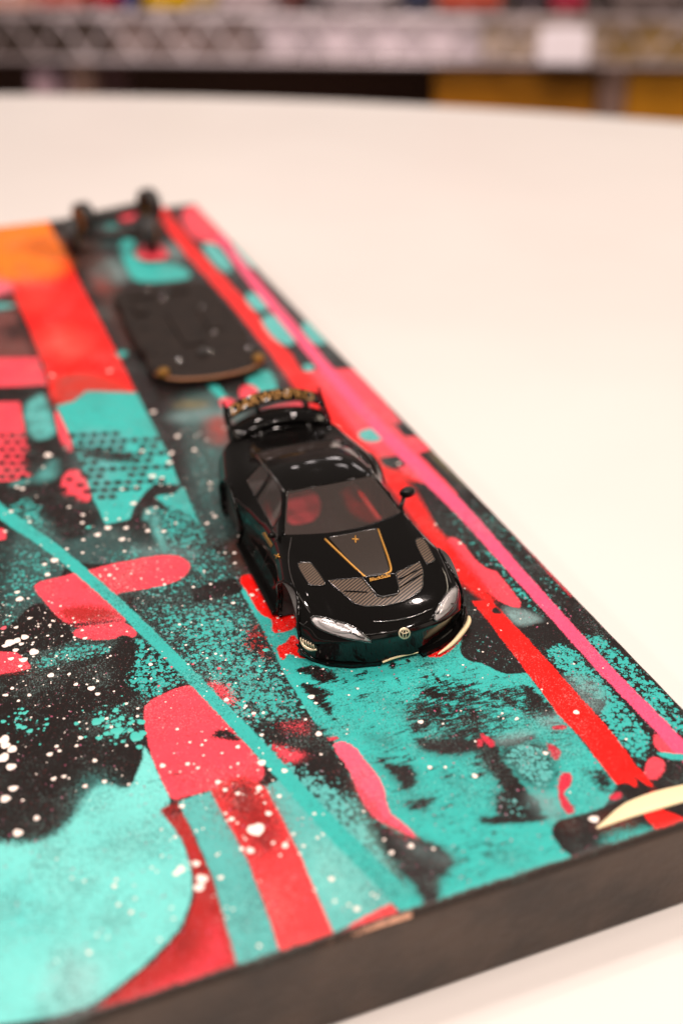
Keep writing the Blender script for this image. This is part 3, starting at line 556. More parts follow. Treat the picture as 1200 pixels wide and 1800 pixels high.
# ------------------------------------------------------------------ toy car body shell
CAR_O = np.array([.0648, .1429, TH+.0001]); CAR_YAW = -.026
car = empty('toy_car_body', tuple(CAR_O), CAR_YAW)
tag(car, 'gloss black model sports coupe body without wheels, gold striped carbon hood and tall rear wing', 'toy car')
_c, _s = math.cos(CAR_YAW), math.sin(CAR_YAW)
CM = np.array([[_c, -_s, 0], [_s, _c, 0], [0, 0, 1]])
def to_car(Pw): return (np.atleast_2d(Pw)-CAR_O) @ CM
def to_world(Pl): return np.atleast_2d(Pl) @ CM.T + CAR_O
I = np.interp
def tab(d): k = sorted(d); return k, [d[i] for i in k]
COLS = [
 (tab({0: 0}), tab({3:8.0, 6:9.2, 9:10.0, 12:10.7, 16:11.5, 20:12.2, 25.5:12.9, 30:15.1, 35:17.35, 38:17.8, 42:17.9, 46:17.5, 50:16.7, 58:14.2, 62:13.6, 65:13.9, 67:14.6})),
 (tab({0: 5.0}), tab({3:7.9, 6:9.15, 9:9.95, 12:10.7, 16:11.5, 20:12.15, 26:12.85, 30.5:15.1, 35.2:17.45, 38:18.05, 42:18.15, 46:17.75, 50:16.8, 58:14.2, 62:13.6, 65:13.9, 67:14.6})),
 (tab({3:8.6, 9:9.4, 20:9.7, 28.5:11.3, 32.2:9.9, 36:8.5, 42:8.2, 47:7.9, 58:8.4, 67:9.6}), tab({3:7.6, 6:8.8, 9:9.6, 12:10.35, 16:11.1, 20:11.7, 24:12.1, 28.5:12.6, 32.2:14.8, 36:16.95, 40:17.3, 46:16.9, 50:16.0, 58:13.7, 64:13.2, 67:14.0})),
 (tab({3:9.8, 9:10.6, 20:10.9, 28.5:12.0, 32.2:10.8, 36:9.3, 42:9.1, 47:9.0, 58:9.7, 67:10.8}), tab({3:7.3, 6:8.5, 9:9.35, 12:10.15, 16:10.95, 20:11.5, 24:11.8, 28.5:12.2, 32.2:14.2, 36:16.3, 40:16.65, 46:16.2, 50:15.4, 58:13.2, 64:12.8, 67:13.4})),
 (tab({3:11.0, 9:11.9, 15:12.5, 20:12.5, 28:12.4, 36:12.3, 46:12.1, 52:12.3, 58:12.0, 67:11.8}), tab({3:6.9, 6:8.2, 9:9.2, 12:10.3, 16:11.1, 20:11.4, 28:11.5, 36:11.5, 46:11.9, 52:12.5, 58:12.6, 67:12.4})),
 (tab({3:12.3, 9:13.5, 15:14.5, 20:14.3, 28:13.3, 36:13.2, 44:13.8, 52:15.1, 58:14.6, 67:13.0}), tab({3:6.2, 6:7.4, 9:8.4, 12:9.6, 16:10.3, 20:10.1, 28:10.1, 36:10.1, 44:10.5, 52:11.5, 58:11.3, 67:11.0})),
 (tab({3:13.4, 9:15.0, 15:15.9, 20:15.5, 24:14.4, 28:13.9, 36:13.8, 44:14.6, 52:16.3, 58:15.9, 67:14.0}), tab({3:5.0, 6:5.8, 9:6.5, 12:7.8, 16:8.4, 20:7.8, 28:7.4, 36:7.4, 44:7.8, 52:9.4, 58:8.8, 67:8.2})),
 (tab({3:13.9, 9:15.1, 15:15.9, 20:15.2, 24:13.7, 28:13.3, 36:13.3, 44:14.2, 52:16.3, 58:15.7, 67:13.8}), tab({3:3.2, 9:3.4, 15:5.4, 20:4.2, 28:3.4, 36:3.4, 44:3.6, 52:6.0, 58:4.6, 67:4.2})),
 (tab({3:14.2, 9:15.0, 15:15.7, 20:15.2, 24:14.9, 28:14.8, 36:14.8, 44:15.0, 52:16.1, 58:15.4, 67:13.6}), tab({0: .3})),
]
NC = len(COLS)
def yrow(*y): return list(y)
ROWS = []
# nose: lip bottom, lip top, recess, grille face, nose edge
def nose(ys, z0, zc, xs=1.0): return [(x*xs, y, z0+(zc-z0)*k) for x, y, k in zip((0, 3.2, 7.6, 10.4, 12.4, 13.6, 14.4, 14.9, 15.0), ys, (0, 0, .0, .05, .15, .3, .55, .8, 1))]
ROWS.append(nose((3.2, 2.4, 4.0, 5.4, 6.9, 8.0, 8.9, 9.4, 9.7), .2, .2))
ROWS.append(nose((2.9, 2.1, 3.6, 5.0, 6.5, 7.7, 8.7, 9.3, 9.7), .8, .3))
ROWS.append(nose((2.8, 2.1, 3.5, 4.9, 6.4, 7.6, 8.6, 9.3, 9.7), 2.2, .4, 1.0))
ROWS.append(nose((2.3, 1.9, 3.0, 4.3, 5.8, 7.0, 8.2, 9.2, 9.7), 4.4, .5))
ROWS.append(nose((1.3, 1.4, 2.4, 3.6, 5.2, 6.5, 7.9, 9.1, 9.7), 6.2, .6))
ROWS.append(nose((1.5, 1.7, 2.8, 4.0, 5.4, 6.7, 8.0, 9.1, 9.7), 7.2, .7))
YR = [(3.2,3.5,4.6,5.6,6.8,7.8,8.8,9.5,9.9), (6.2,6.4,7.2,7.8,8.6,9.3,9.9,10.2,10.4), (9,9.2,10,10.4,10.8,11.1,11.3,11.4,11.5), (12.5,12.7,13.2,13.5,13.8,14,14,14,14),
      (16,16.2,16.8,17,17,17,17,17,17), (20,20.3,21,21.3,21.4,21.4,21.4,21.4,21.4), (23.5,24,25.4,25.8,26,26,26,26,26), (25.5,26,28.5,29,29.3,29.3,29.3,29.3,29.3),
      (30,30.5,32.2,32.6,33,33,33,33,33), (35,35.2,36,36.4,36.6,36.6,36.6,36.6,36.6), (36.6,36.8,37.4,37.6,37.8,37.8,37.8,37.8,37.8), (41,)*9, (43.6,)*9, (44.8,)*9, (48,)*9, (50,50,50,50.4,50.6,50.6,50.6,50.6,50.6),
      (54,54,53.6,53.6,53.8,53.8,53.8,53.8,53.8), (58,58,57.6,57.4,57.2,57,57,57,57), (61.5,)*9, (64.5,)*9, (67,67,66.8,66.6,66.3,66,66,66,66)]
for yr in YR:
    ROWS.append([(I(y, *COLS[c][0]), y, I(y, *COLS[c][1])) for c, y in enumerate(yr)])
last = ROWS[-1]
ROWS.append([(x*.99, y+1.6, z*.86) for x, y, z in last]); ROWS.append([(x*.97, y+2.4, z*.5) for x, y, z in last]); ROWS.append([(x*.95, y+2.0, max(.3, z*.08)) for x, y, z in last])
NR = len(ROWS); NW = 2*NC-1
V = []
for row in ROWS:
    full = [(-x, y, z) for x, y, z in row[:0:-1]] + row
    V += [(x/1000, y/1000, z/1000) for x, y, z in full]
r_cowl = 6+7; r_ws2 = r_cowl+1; r_roof = r_cowl+2; r_sw0 = r_cowl+1
bm = bmesh.new(); cl = bm.edges.layers.float.new('crease_edge'); vl = bm.verts.layers.float.new('crease_vert')
vs_ = [bm.verts.new(v) for v in V]
MID = NC-1
for r in range(NR-1):
    for k in range(NW-1):
        f = bm.faces.new((vs_[r*NW+k], vs_[r*NW+k+1], vs_[(r+1)*NW+k+1], vs_[(r+1)*NW+k]))
        c = k-MID if k >= MID else MID-1-k            # column band, 0 next to the centre line
        f.smooth = True
        y0 = ROWS[r][min(c+1, NC-1)][1]
        if r in (r_cowl, r_cowl+1) and c < 2: f.material_index = 1
        elif c == 3 and r_sw0 <= r < r_cowl+5: f.material_index = 2
        elif c == 3 and r_cowl+6 <= r < r_cowl+8: f.material_index = 2
        elif c < 2 and r in (r_cowl+8, r_cowl+9): f.material_index = 3
bm.normal_update()
for e in bm.edges:
    fs = e.link_faces
    if len(fs) == 2 and fs[0].material_index != fs[1].material_index: e[cl] = 1.
    ra, rb = e.verts[0].index, e.verts[1].index
bm.verts.index_update()
for v in bm.verts:
    k = [f.material_index for f in v.link_faces]
    if len(k) == 4 and any(k.count(i) == 1 for i in (1, 2, 3)): v[vl] = 1.
for e in bm.edges:
    a, b2 = e.verts[0].index, e.verts[1].index
    ra, rb = a//NW, b2//NW
    if ra == rb and ra == 1: e[cl] = max(e[cl], .6)
    if ra == rb and ra in (4, NR-4): e[cl] = max(e[cl], .45)
    ka, kb = abs(a % NW-MID), abs(b2 % NW-MID)
    if ka == kb == 4 and ra >= 8: e[cl] = max(e[cl], .55)
    if ka == kb == 2 and 6 <= ra < r_cowl: e[cl] = max(e[cl], .4)
    if ka == kb == 7 and ra >= 8: e[cl] = max(e[cl], .45)
    if ra == rb and ra == 5 and max(ka, kb) < 4: e[cl] = max(e[cl], .6)
    if ka == kb == 8: e[cl] = 1.
cage = bm_obj('body_cage', bm, None); sub = cage.modifiers.new('s', 'SUBSURF'); sub.levels = 3; sub.render_levels = 3
bpy.context.view_layer.update()
dg = bpy.context.evaluated_depsgraph_get()
full_me = bpy.data.meshes.new_from_object(cage.evaluated_get(dg)); bpy.data.objects.remove(cage)
ARCH = [(15.6, 3.6, 6.7), (53.0, 3.9, 6.9)]
def pick(mi, name, m, inset=0.0):
    b = bmesh.new(); b.from_mesh(full_me); b.normal_update()
    if inset:
        off = [(v, v.normal.copy()) for v in b.verts]
        for v, n in off: v.co -= n*inset
    bmesh.ops.delete(b, geom=[f for f in b.faces if f.material_index != mi], context='FACES')
    if mi == 0:
        def ins(v):
            if abs(v.co.x) < .0105: return None
            for y, z, r in ARCH:
                d = math.hypot(v.co.y*1000-y, v.co.z*1000-z)
                if d < r: return (y, z, r)
            return None
        kill = [f for f in b.faces if all(ins(v) for v in f.verts)]
        bmesh.ops.delete(b, geom=kill, context='FACES')
        for v in b.verts:
            a = ins(v)
            if a:
                dy, dz = v.co.y*1000-a[0], v.co.z*1000-a[1]; d = math.hypot(dy, dz) or 1
                v.co.y = (a[0]+dy/d*a[2])/1000; v.co.z = max((a[1]+dz/d*a[2])/1000, .0003)
    for f in b.faces: f.material_index = 0; f.smooth = True
    return bm_obj(name, b, m, car, True)
shell = pick(0, 'body_shell', M_CAR)
shell.data.materials.append(M_INNER)
so = shell.modifiers.new('thickness', 'SOLIDIFY'); so.thickness = .0007; so.offset = -1; so.material_offset = 1; so.use_rim = True
pick(1, 'windscreen', M_GLASS, .00012); pick(2, 'side_window', M_GLASS, .00012); pick(3, 'rear_window', M_GLASS, .00012)
# split the side glass into one window per side
sw = bpy.data.objects['side_window']
for sgn in (1, -1):
    b = bmesh.new(); b.from_mesh(sw.data)
    bmesh.ops.delete(b, geom=[f for f in b.faces if f.calc_center_median().x*sgn < 0], context='FACES')
    if sgn == 1: keep = b
    else: bm_obj('side_window', b, M_GLASS, car, True)
keep.to_mesh(sw.data); keep.free()
# body as a target for everything laid on it (world space)
tb = bmesh.new(); tb.from_mesh(full_me)
for v in tb.verts: v.co = Vector(to_world(np.array(v.co))[0])
tb.normal_update(); BV = BVHTree.FromBMesh(tb)
def hit(uv):
    d = Vector(px_dirs([uv])[0]).normalized(); h = BV.ray_cast(Vector(CAM), d)
    if h[0] is None:
        h = BV.find_nearest(Vector(px_plane([uv], TH+.006)[0]))
    n = h[1] if h[1].dot(d) < 0 else -h[1]
    return h[0], n
def patch(name, pts, m, off=.00006, step=6, rnd=0, parent=None, dome=0.0):
    pts = chaikin(pts, rnd) if rnd else np.asarray(pts, float)
    b = bmesh.new(); b.faces.new([b.verts.new((x, y, 0)) for x, y in pts])
    x0, y0 = pts.min(0); x1, y1 = pts.max(0)
    for v in np.arange(x0+step*.5, x1, step): bmesh.ops.bisect_plane(b, geom=b.verts[:]+b.edges[:]+b.faces[:], plane_co=(v, 0, 0), plane_no=(1, 0, 0))
    for v in np.arange(y0+step*.5, y1, step): bmesh.ops.bisect_plane(b, geom=b.verts[:]+b.edges[:]+b.faces[:], plane_co=(0, v, 0), plane_no=(0, 1, 0))
    bnd = {v for e in b.edges if len(e.link_faces) < 2 for v in e.verts}
    new = []
    for v in b.verts:
        p, n = hit((v.co.x, v.co.y)); new.append(to_car(np.array(p+n*(off+(0 if v in bnd else dome))))[0])
    for v, q in zip(b.verts, new): v.co = Vector(q)
    bmesh.ops.recalc_face_normals(b, faces=b.faces[:])
    if sum(f.normal.z for f in b.faces) < 0: bmesh.ops.reverse_faces(b, faces=b.faces[:])
    o = bm_obj(name, b, m, parent or car, True)
    return o
def bead(name, pts, r, m, closed=False, off=.0, rnd=0, parent=None, sub=4):
    pts = np.asarray(pts, float)
    if rnd: pts = chaikin(pts, rnd, closed)
    q = np.vstack([pts, pts[:1]]) if closed else pts
    d = np.r_[0, np.cumsum(np.linalg.norm(np.diff(q, axis=0), axis=1))]; n = max(3, int(d[-1]/sub))
    t = np.linspace(0, d[-1], n+1)[:-1] if closed else np.linspace(0, d[-1], n)
    uv = np.c_[np.interp(t, d, q[:, 0]), np.interp(t, d, q[:, 1])]
    Wp = []
    for u in uv:
        p, nn = hit(u); Wp.append(to_car(np.array(p+nn*off))[0])
    rr = r if not hasattr(r, '__len__') else list(np.interp(np.linspace(0, 1, len(Wp)), np.linspace(0, 1, len(r)), r))
    V, F = tube(Wp, rr, 6, closed); return mesh_obj(name, V, F, m, parent or car)
# hood: carbon panel with gold border, horseshoe vent, side vents
HOODP = [(578,946),(662,930),(683,1000),(678,1008),(646,1013),(634,1010)]
hp = patch('hood_carbon_panel', HOODP, M_CARBON2, .00018, 5)
bead('panel_edge', HOODP, .00012, M_BEAD, True, .0001, parent=hp)
gs = bead('gold_stripe', [(571,948),(641,1015),(650,1019),(684,1008),(689,1000),(664,931)], .00022, M_GOLD, False, .00004, 2)
HV1 = [(576,1021),(634,1016),(642,1022),(662,1050),(672,1051),(698,1046),(702,1040),(696,1007),(738,988),(743,1002),(742,1033),(736,1042),(708,1058),(678,1065),(640,1066),(624,1062),(600,1042)]
hv = patch('hood_vent', HV1, M_CARBON, .00010, 5, 0)
bead('vent_edge', HV1, .00010, M_BEAD, True, .00008, parent=hv)
bead('vent_bar', [(604,1040),(645,1042)], .00012, M_CAR, parent=hv, off=.0002); bead('vent_bar', [(702,1034),(741,1010)], .00012, M_CAR, parent=hv, off=.0002); bead('vent_bar', [(700,1020),(740,1000)], .0001, M_CAR, parent=hv, off=.0002)
ARCHP = [(636,1017),(694,1010),(701,1038),(697,1046),(672,1051),(663,1049)]
cp = patch('hood_centre_plate', ARCHP, M_CAR, .00035, 6, 0)
bead('plate_edge', ARCHP, .00012, M_BEAD, True, .0003, parent=cp)
for pts in ([(523,990),(543,989),(548,991),(572,1024),(570,1030),(548,1030),(541,1026),(524,998)], [(727,951),(738,946),(746,948),(764,982),(763,987),(750,992),(744,985)]):
    v = patch('side_vent', pts, M_CARBON, .00008, 5, 1); bead('vent_edge', pts, .00011, M_BEAD, True, .00008, 1, parent=v)
# headlights
for pts, inner in (([(546,1086),(556,1083),(590,1092),(618,1100),(634,1112),(657,1128),(640,1127),(600,1120),(566,1108),(552,1098)], [(556,1088),(590,1095),(612,1104),(622,1114),(596,1114),(566,1102)]),
                   ([(801,1030),(803,1042),(798,1062),(786,1078),(764,1094),(761,1086),(768,1066),(782,1046),(795,1032)], [(796,1040),(797,1052),(788,1070),(772,1082),(768,1078),(776,1060),(786,1048)])):
    hl = patch('headlight', pts, M_LAMP, .00006, 4, 1, dome=-.00002)
    patch('reflector', inner, M_LAMP, .00022, 3, 1, parent=hl, dome=.0002)
    patch('headlight_lens', pts, M_LENS, .0004, 4, 1, parent=hl, dome=.0002)
    mid = np.mean(inner, 0)
    bead('light_strip', [tuple(np.array(pts[2])*.8+mid*.2), tuple(mid), tuple(np.array(pts[5])*.75+mid*.25)], .00014, M_MATTE, False, .00028, 1, parent=hl)
    bead('headlight_rim', pts, .00016, M_BEAD, True, .0002, 1, parent=hl)
# front details
bead('hood_shut_line', [(655,1093),(690,1092),(728,1084),(760,1070)], .00014, M_BEAD, False, .00004, 2)
def ell(cx, cy, rx, ry, n=24): return [(cx+rx*math.cos(2*math.pi*k/n), cy+ry*math.sin(2*math.pi*k/n)) for k in range(n)]
em = bead('emblem', ell(710, 1113, 9.2, 8.4), .00014, M_EMBLEM, True, .0001, sub=1.5)
bead('emblem_oval', ell(710, 1113.5, 3.0, 7.6), .0001, M_EMBLEM, True, .00012, parent=em, sub=1.2)
bead('emblem_oval', ell(710, 1109.5, 6.6, 3.6), .0001, M_EMBLEM, True, .00012, parent=em, sub=1.2)
# gold lettering and cross marks
def letters(name, text, p0, p1, h, m, off=.0001, bold=0.0, arc=0.0, parent=None, flat=None):
    cu = bpy.data.curves.new(name, 'FONT'); cu.body = text; cu.size = 1; cu.offset = bold; cu.resolution_u = 2
    t = bpy.data.objects.new(name, cu); COL.objects.link(t); bpy.context.view_layer.update()
    me = bpy.data.meshes.new_from_object(t.evaluated_get(bpy.context.evaluated_depsgraph_get())); bpy.data.objects.remove(t)
    xs = [v.co.x for v in me.vertices]; ys = [v.co.y for v in me.vertices]; w = max(xs)-min(xs); hh = max(ys)-min(ys)
    p0 = np.array(p0, float); p1 = np.array(p1, float); e = p1-p0; nrm = np.array([e[1], -e[0]])/np.linalg.norm(e)
    if flat:
        for v in me.vertices: v.co = Vector(flat((v.co.x-min(xs))/w, (v.co.y-min(ys))/hh))
    else:
        for v in me.vertices:
            s = (v.co.x-min(xs))/w; k = (v.co.y-min(ys))/hh
            u = p0+e*s+nrm*(h*k+arc*4*s*(1-s)); p, n = hit(u); v.co = Vector(to_car(np.array(p+n*off))[0])
    o = bpy.data.objects.new(name, me); COL.objects.link(o); o.parent = parent or car; me.materials.clear(); me.materials.append(m)
    return o
letters('hood_lettering', 'BlackSails', (650,1025.5), (686,1017), 6.0, M_GOLD, .0005, .02)
dp = patch('door_decal', [(461,938),(466,935),(480,958),(477,963)], M_GOLD, .00006, 4)
letters('decal_lettering', 'BlackSails', (462.5,938.5), (477,961), 2.6, M_MATTE, .00012, .02, parent=dp)
for cx, cy, a, r in ((624.5,949.5,.1,8), (489,978,-1.0,6)):
    for da in (a, a+1.45):
        bead('gold_cross_mark', [(cx-r*math.cos(da)*.75, cy-r*math.sin(da)*.75), (cx+r*math.cos(da)*.75, cy+r*math.sin(da)*.75)], .00013, M_GOLD, False, .00022, sub=2)
# front splitter; cream bars stand in for lamp reflections along its edge
def poly_tube(name, pts, r, m, parent=None): # local mm
    V, F = tube([tuple(c/1000 for c in p) for p in chaikin(np.array(pts, float), 2, False)], [q/1000 for q in np.interp(np.linspace(0, 1, (len(pts)-2)*4+0 if 0 else len(chaikin(np.array(pts, float), 2, False))), np.linspace(0, 1, len(r)), r)], 8)
    return mesh_obj(name, V, F, m, parent or car)
poly_tube('splitter_glint', [(-2.6, 2.2, .75), (0, 2.7, .8), (4.0, 2.6, .8)], (.18, .22, .15), M_CREAM)
poly_tube('splitter_glint', [(7.2, 1.4, .35), (10.5, 2.9, .5), (13.6, 5.2, .8), (15.6, 7.0, 1.1), (16.2, 8.4, 1.2)], (.08, .35, .5, .45, .25), M_CREAM)
for s, prof in ((-1, [(2.4,4.6),(2.9,2.3),(7.6,3.3),(11.2,5.2),(13.4,7.4),(14.6,9.4),(13.2,9.6),(10,6.8)]), (1, [(4.4,4.4),(4.7,1.9),(8.4,2.9),(12.4,5.2),(15.2,7.4),(16.6,9.3),(14.6,9.6),(10,6.8)])):
    V = [(s*x/1000, y/1000, z) for z in (.00015, .00085) for x, y in prof]; k = len(prof)
    F = [tuple(range(k)), tuple(k+j for j in range(k))[::-1]] + [(j, (j+1) % k, k+(j+1) % k, k+j) for j in range(k)]
    sp_ = mesh_obj('front_splitter', V, F, M_CAR, car, False); bv = sp_.modifiers.new('b', 'BEVEL'); bv.width = .0001; bv.segments = 2
bead('door_shut_line', [(487,945),(470,975),(462,1000)], .00012, M_MATTE, False, .0, 1)
bead('hood_seam', [(512,945),(505,985),(515,1030),(545,1078)], .0001, M_MATTE, False, .0, 2)
bead('hood_seam', [(716,912),(752,940),(778,985),(792,1025)], .0001, M_MATTE, False, .0, 2)
bead('bumper_seam', [(540,1092),(533,1100),(524,1092),(516,1078)], .0001, M_MATTE, False, .0, 1)
cg = patch('corner_grille', [(526,1117),(533,1119),(557,1134),(558,1141),(545,1142),(532,1133)], M_MATTE, .00008, 3, 1)
bead('grille_rim', [(527,1119),(533,1133),(545,1141),(557,1141)], [.0001, .0003, .0004, .0002], M_EMBLEM, False, .0001, 1, parent=cg)
for k in range(6): bead('grille_slat', [(529+k*4.4,1120+k*2.4),(532+k*4.2,1131+k*1.8)], .00011, M_EMBLEM, False, .00016, parent=cg, sub=3)
for s in (1, -1):
    poly_tube('canard', [(s*13.6, 5.4, 2.0), (s*14.8, 7.0, 2.6), (s*15.6, 9.0, 3.2)], (.15, .3, .15), M_CAR)
    # wheel arch lips and side skirt
    for y, z, r in ARCH:
        pts = []
        for k in range(25):
            a = math.radians(-22+k*(224/24)); yy, zz = y+r*math.cos(a), z+r*math.sin(a)
            if zz < .3: continue
            w = Vector(to_world(np.array([s*.03, yy/1000, zz/1000]))[0]); h = BV.ray_cast(w, Vector(CM @ np.array([-s, 0, 0])))
            if h[0] is None: continue
            q = to_car(np.array(h[0]))[0]*1000; pts.append((q[0]+s*.12, q[1], q[2]))
        if len(pts) > 4:
            V, F = tube([tuple(c/1000 for c in p) for p in pts], .00032, 8); mesh_obj('arch_flare', V, F, M_CAR, car)
    for y, z, r in ARCH:
        V = []; F = []; n = 20; R_ = r-.05
        for x in (15.0 if y < 30 else 15.4, 12.3 if y < 30 else 14.2):
            for k in range(n+1):
                a = math.radians(-30+k*240/n); V.append((s*x/1000, (y+R_*math.cos(a))/1000, max(.25, z+R_*math.sin(a))/1000))
        for k in range(n): F.append((k, k+1, n+1+k+1, n+1+k))
        F.append(tuple(n+1+k for k in range(n+1)))
        mesh_obj('wheel_well', V, F, M_MATTE, car)
    b = box_bm(-.0009, .0009, -.0125, .0125, -.0003, .0004, .00025, 3); o = bm_obj('side_skirt', b, M_CAR, car, True); o.location = (s*.0152, .0345, .0006)
    # roof gutter bead, hood line
# door mirror
def ellipsoid(c, r, n=16, m=10):
    V = []; F = []
    for i in range(m+1):
        th = math.pi*i/m
        for k in range(n):
            a = 2*math.pi*k/n; V.append((c[0]+r[0]*math.sin(th)*math.cos(a), c[1]+r[1]*math.sin(th)*math.sin(a)*(1 if math.sin(a) < 0 else .45), c[2]+r[2]*math.cos(th)))
    for i in range(m):
        for k in range(n): F.append((i*n+k, i*n+(k+1) % n, (i+1)*n+(k+1) % n, (i+1)*n+k))
    return V, F
V, F = ellipsoid((.0146, .0338, .0133), (.0016, .0013, .0011)); mr = mesh_obj('door_mirror', V, F, M_CAR, car)
V, F = tube([(.0122, .0312, .0116), (.0132, .0325, .0122), (.0140, .0335, .0129)], [.0005, .00038, .0005], 8); mesh_obj('mirror_stalk', V, F, M_CAR, mr)
V, F = ellipsoid((-.0133, .0300, .0120), (.0008, .0006, .0006)); mesh_obj('broken_mirror_stub', V, F, M_CAR, car)
V, F = ellipsoid((0, .0372, .0163), (.0010, .0004, .0005)); mesh_obj('rear_view_mirror', V, F, M_MATTE, car)
# roof scoop ridges and roof rails
bead('roof_rail', [(499,865),(486,845),(468,822),(452,802),(440,786)], .00028, M_BEAD, False, .0001, 2)
bead('roof_rail', [(655,834),(643,812),(622,790),(600,775)], .00028, M_BEAD, False, .0001, 2)
# rear wing: arched two-element wing between end plates
def arch_z(x): return 1-(abs(x)/10.3)**2.2
def wing_strip(name, prof, m, xmax=10.0, n=36, lift=2.7, parent=None):
    V = []; F = []; k = len(prof)
    for i in range(n+1):
        x = -xmax+2*xmax*i/n
        for y, z in prof: V.append((x/1000, y/1000, (z+lift*arch_z(x))/1000))
    for i in range(n):
        for j in range(k): F.append((i*k+j, i*k+(j+1) % k, (i+1)*k+(j+1) % k, (i+1)*k+j))
    F.append(tuple(range(k))); F.append(tuple(n*k+j for j in range(k))[::-1])
    o = mesh_obj(name, V, F, m, parent or car)
    return o
WG = wing_strip('rear_wing', [(64.8, 12.9), (65.6, 13.8), (67.2, 14.5), (69.0, 14.75), (69.1, 14.45), (67.2, 14.1), (65.2, 12.8)], M_CAR)
fl = wing_strip('wing_flap', [(70.9, 15.1), (71.1, 15.35), (72.6, 17.2), (73.0, 17.1), (71.7, 15.1)], M_CAR, parent=WG)
wing_strip('wing_frame', [(64.6, 11.6), (64.9, 12.0), (66.2, 13.3), (66.5, 13.1), (65.2, 11.6)], M_CAR, parent=WG)
def on_flap(s, k):
    x = -9.2+18.0*s; y = 71.25+(72.5-71.25)*k; z = 15.48+(17.12-15.48)*k
    return (x/1000, (y-.12)/1000, (z+.1+2.7*arch_z(x))/1000)
letters('wing_lettering', 'DARWINPRO', (0, 0), (1, 0), 1, M_GOLD2, bold=.0, flat=on_flap, parent=WG)
for x in (-4.2, 6.4):
    b = box_bm(x/1000-.0004, x/1000+.0004, .0690, .0718, (14.2+2.7*arch_z(x))/1000, (15.8+2.7*arch_z(x))/1000, .0001); bm_obj('flap_bracket', b, M_CAR, WG)
for s in (1, -1):
    prof = [(64.6, 10.6), (66.5, 10.2), (70.2, 11.6), (73.4, 15.4), (73.2, 18.6), (72.0, 17.8), (69.0, 16.0), (66.0, 14.6)]
    V = [(s*(10.2+d)/1000, y/1000, z/1000) for d in (0, .35) for y, z in prof]; k = len(prof)
    F = [tuple(range(k)), tuple(k+j for j in range(k))[::-1]] + [(j, (j+1) % k, k+(j+1) % k, k+j) for j in range(k)]
    o = mesh_obj('end_plate', V, F, M_CAR, WG, False); bv = o.modifiers.new('b', 'BEVEL'); bv.width = .00012; bv.segments = 2
    V, F = tube([(s*.0052, .0625, .0128), (s*.0052, .0650, .0145), (s*.0052, .0672, .0155)], .0006, 8); mesh_obj('wing_mount', V, F, M_CAR, WG)
tb.free()

# ------------------------------------------------------------------ chassis plate and wheel sets behind the body
chs = empty('car_chassis_plate', (.0685, .300, TH), -.03); chs.scale = (1.12, 1.0, 1.0)
tag(chs, 'flat dark brown chassis plate with copper front lip, taken off the model car', 'chassis')
out = chaikin(np.array([(-13,-29),(-9,-35),(0,-36.5),(9,-35),(13,-29),(13.6,-22),(12.6,-20),(12.6,-13),(13.6,-11),(13.6,12),(12.8,14),(12.8,21),(13.4,23),(12.8,31),(7,33.5),(-7,33.5),(-12.8,31),(-13.4,23),(-12.8,21),(-12.8,14),(-13.6,12),(-13.6,-11),(-12.6,-13),(-12.6,-20),(-13.6,-22)], float), 2)
n = len(out); V = []; F = []
for s, z in ((1, .0004), (1.0, .0022), (.96, .0028)): V += [(x*s/1000, y*s/1000, z) for x, y in out]
for r in range(2):
    for k in range(n): F.append((r*n+k, r*n+(k+1) % n, (r+1)*n+(k+1) % n, (r+1)*n+k))
F.append(tuple(2*n+k for k in range(n))); F.append(tuple(range(n))[::-1])
mesh_obj('base_plate', V, F, M_CHASSIS, chs, False)
V, F = tube([(x/1000, y/1000, .0024) for x, y in chaikin(np.array([(-12.6,-29.5),(-9,-35),(0,-36.9),(9,-35),(12.6,-29.5)], float), 3, False)], .00042, 8); mesh_obj('copper_lip', V, F, M_COPPER, chs)
for x0, x1, y0, y1, h in ((-3, 2, -16, 8, .0006), (-9, 6, 23, 26, .0007), (5, 8, -8, 9, .0005), (-10, -7, 10, 18, .0009)):
    bm_obj('raised_rib', box_bm(x0/1000, x1/1000, y0/1000, y1/1000, .0025, .0028+h, .0003), M_CHASSIS, chs)
for x, y in ((0, -22), (0, 24), (-11, -31), (11, -31)):
    V, F = lathe([(.0028, .0001), (.0042, .0001), (.0042, .0011), (.0038, .0014), (.0026, .0014)], 16, 'z'); o = mesh_obj('screw_boss', V, F, M_RIM if abs(x) > 5 else M_MATTE, chs); o.location = (x/1000, y/1000, 0)
for k in range(14):  # small beads added to the plate for out-of-focus glints
    V, F = ellipsoid((random.uniform(-11, 11)/1000, random.uniform(-28, 30)/1000, .0029), (.0005, .0005, .0004), 8, 5); mesh_obj('glint_bead', V, F, M_CHROME if k % 2 else M_CHASSIS, chs)
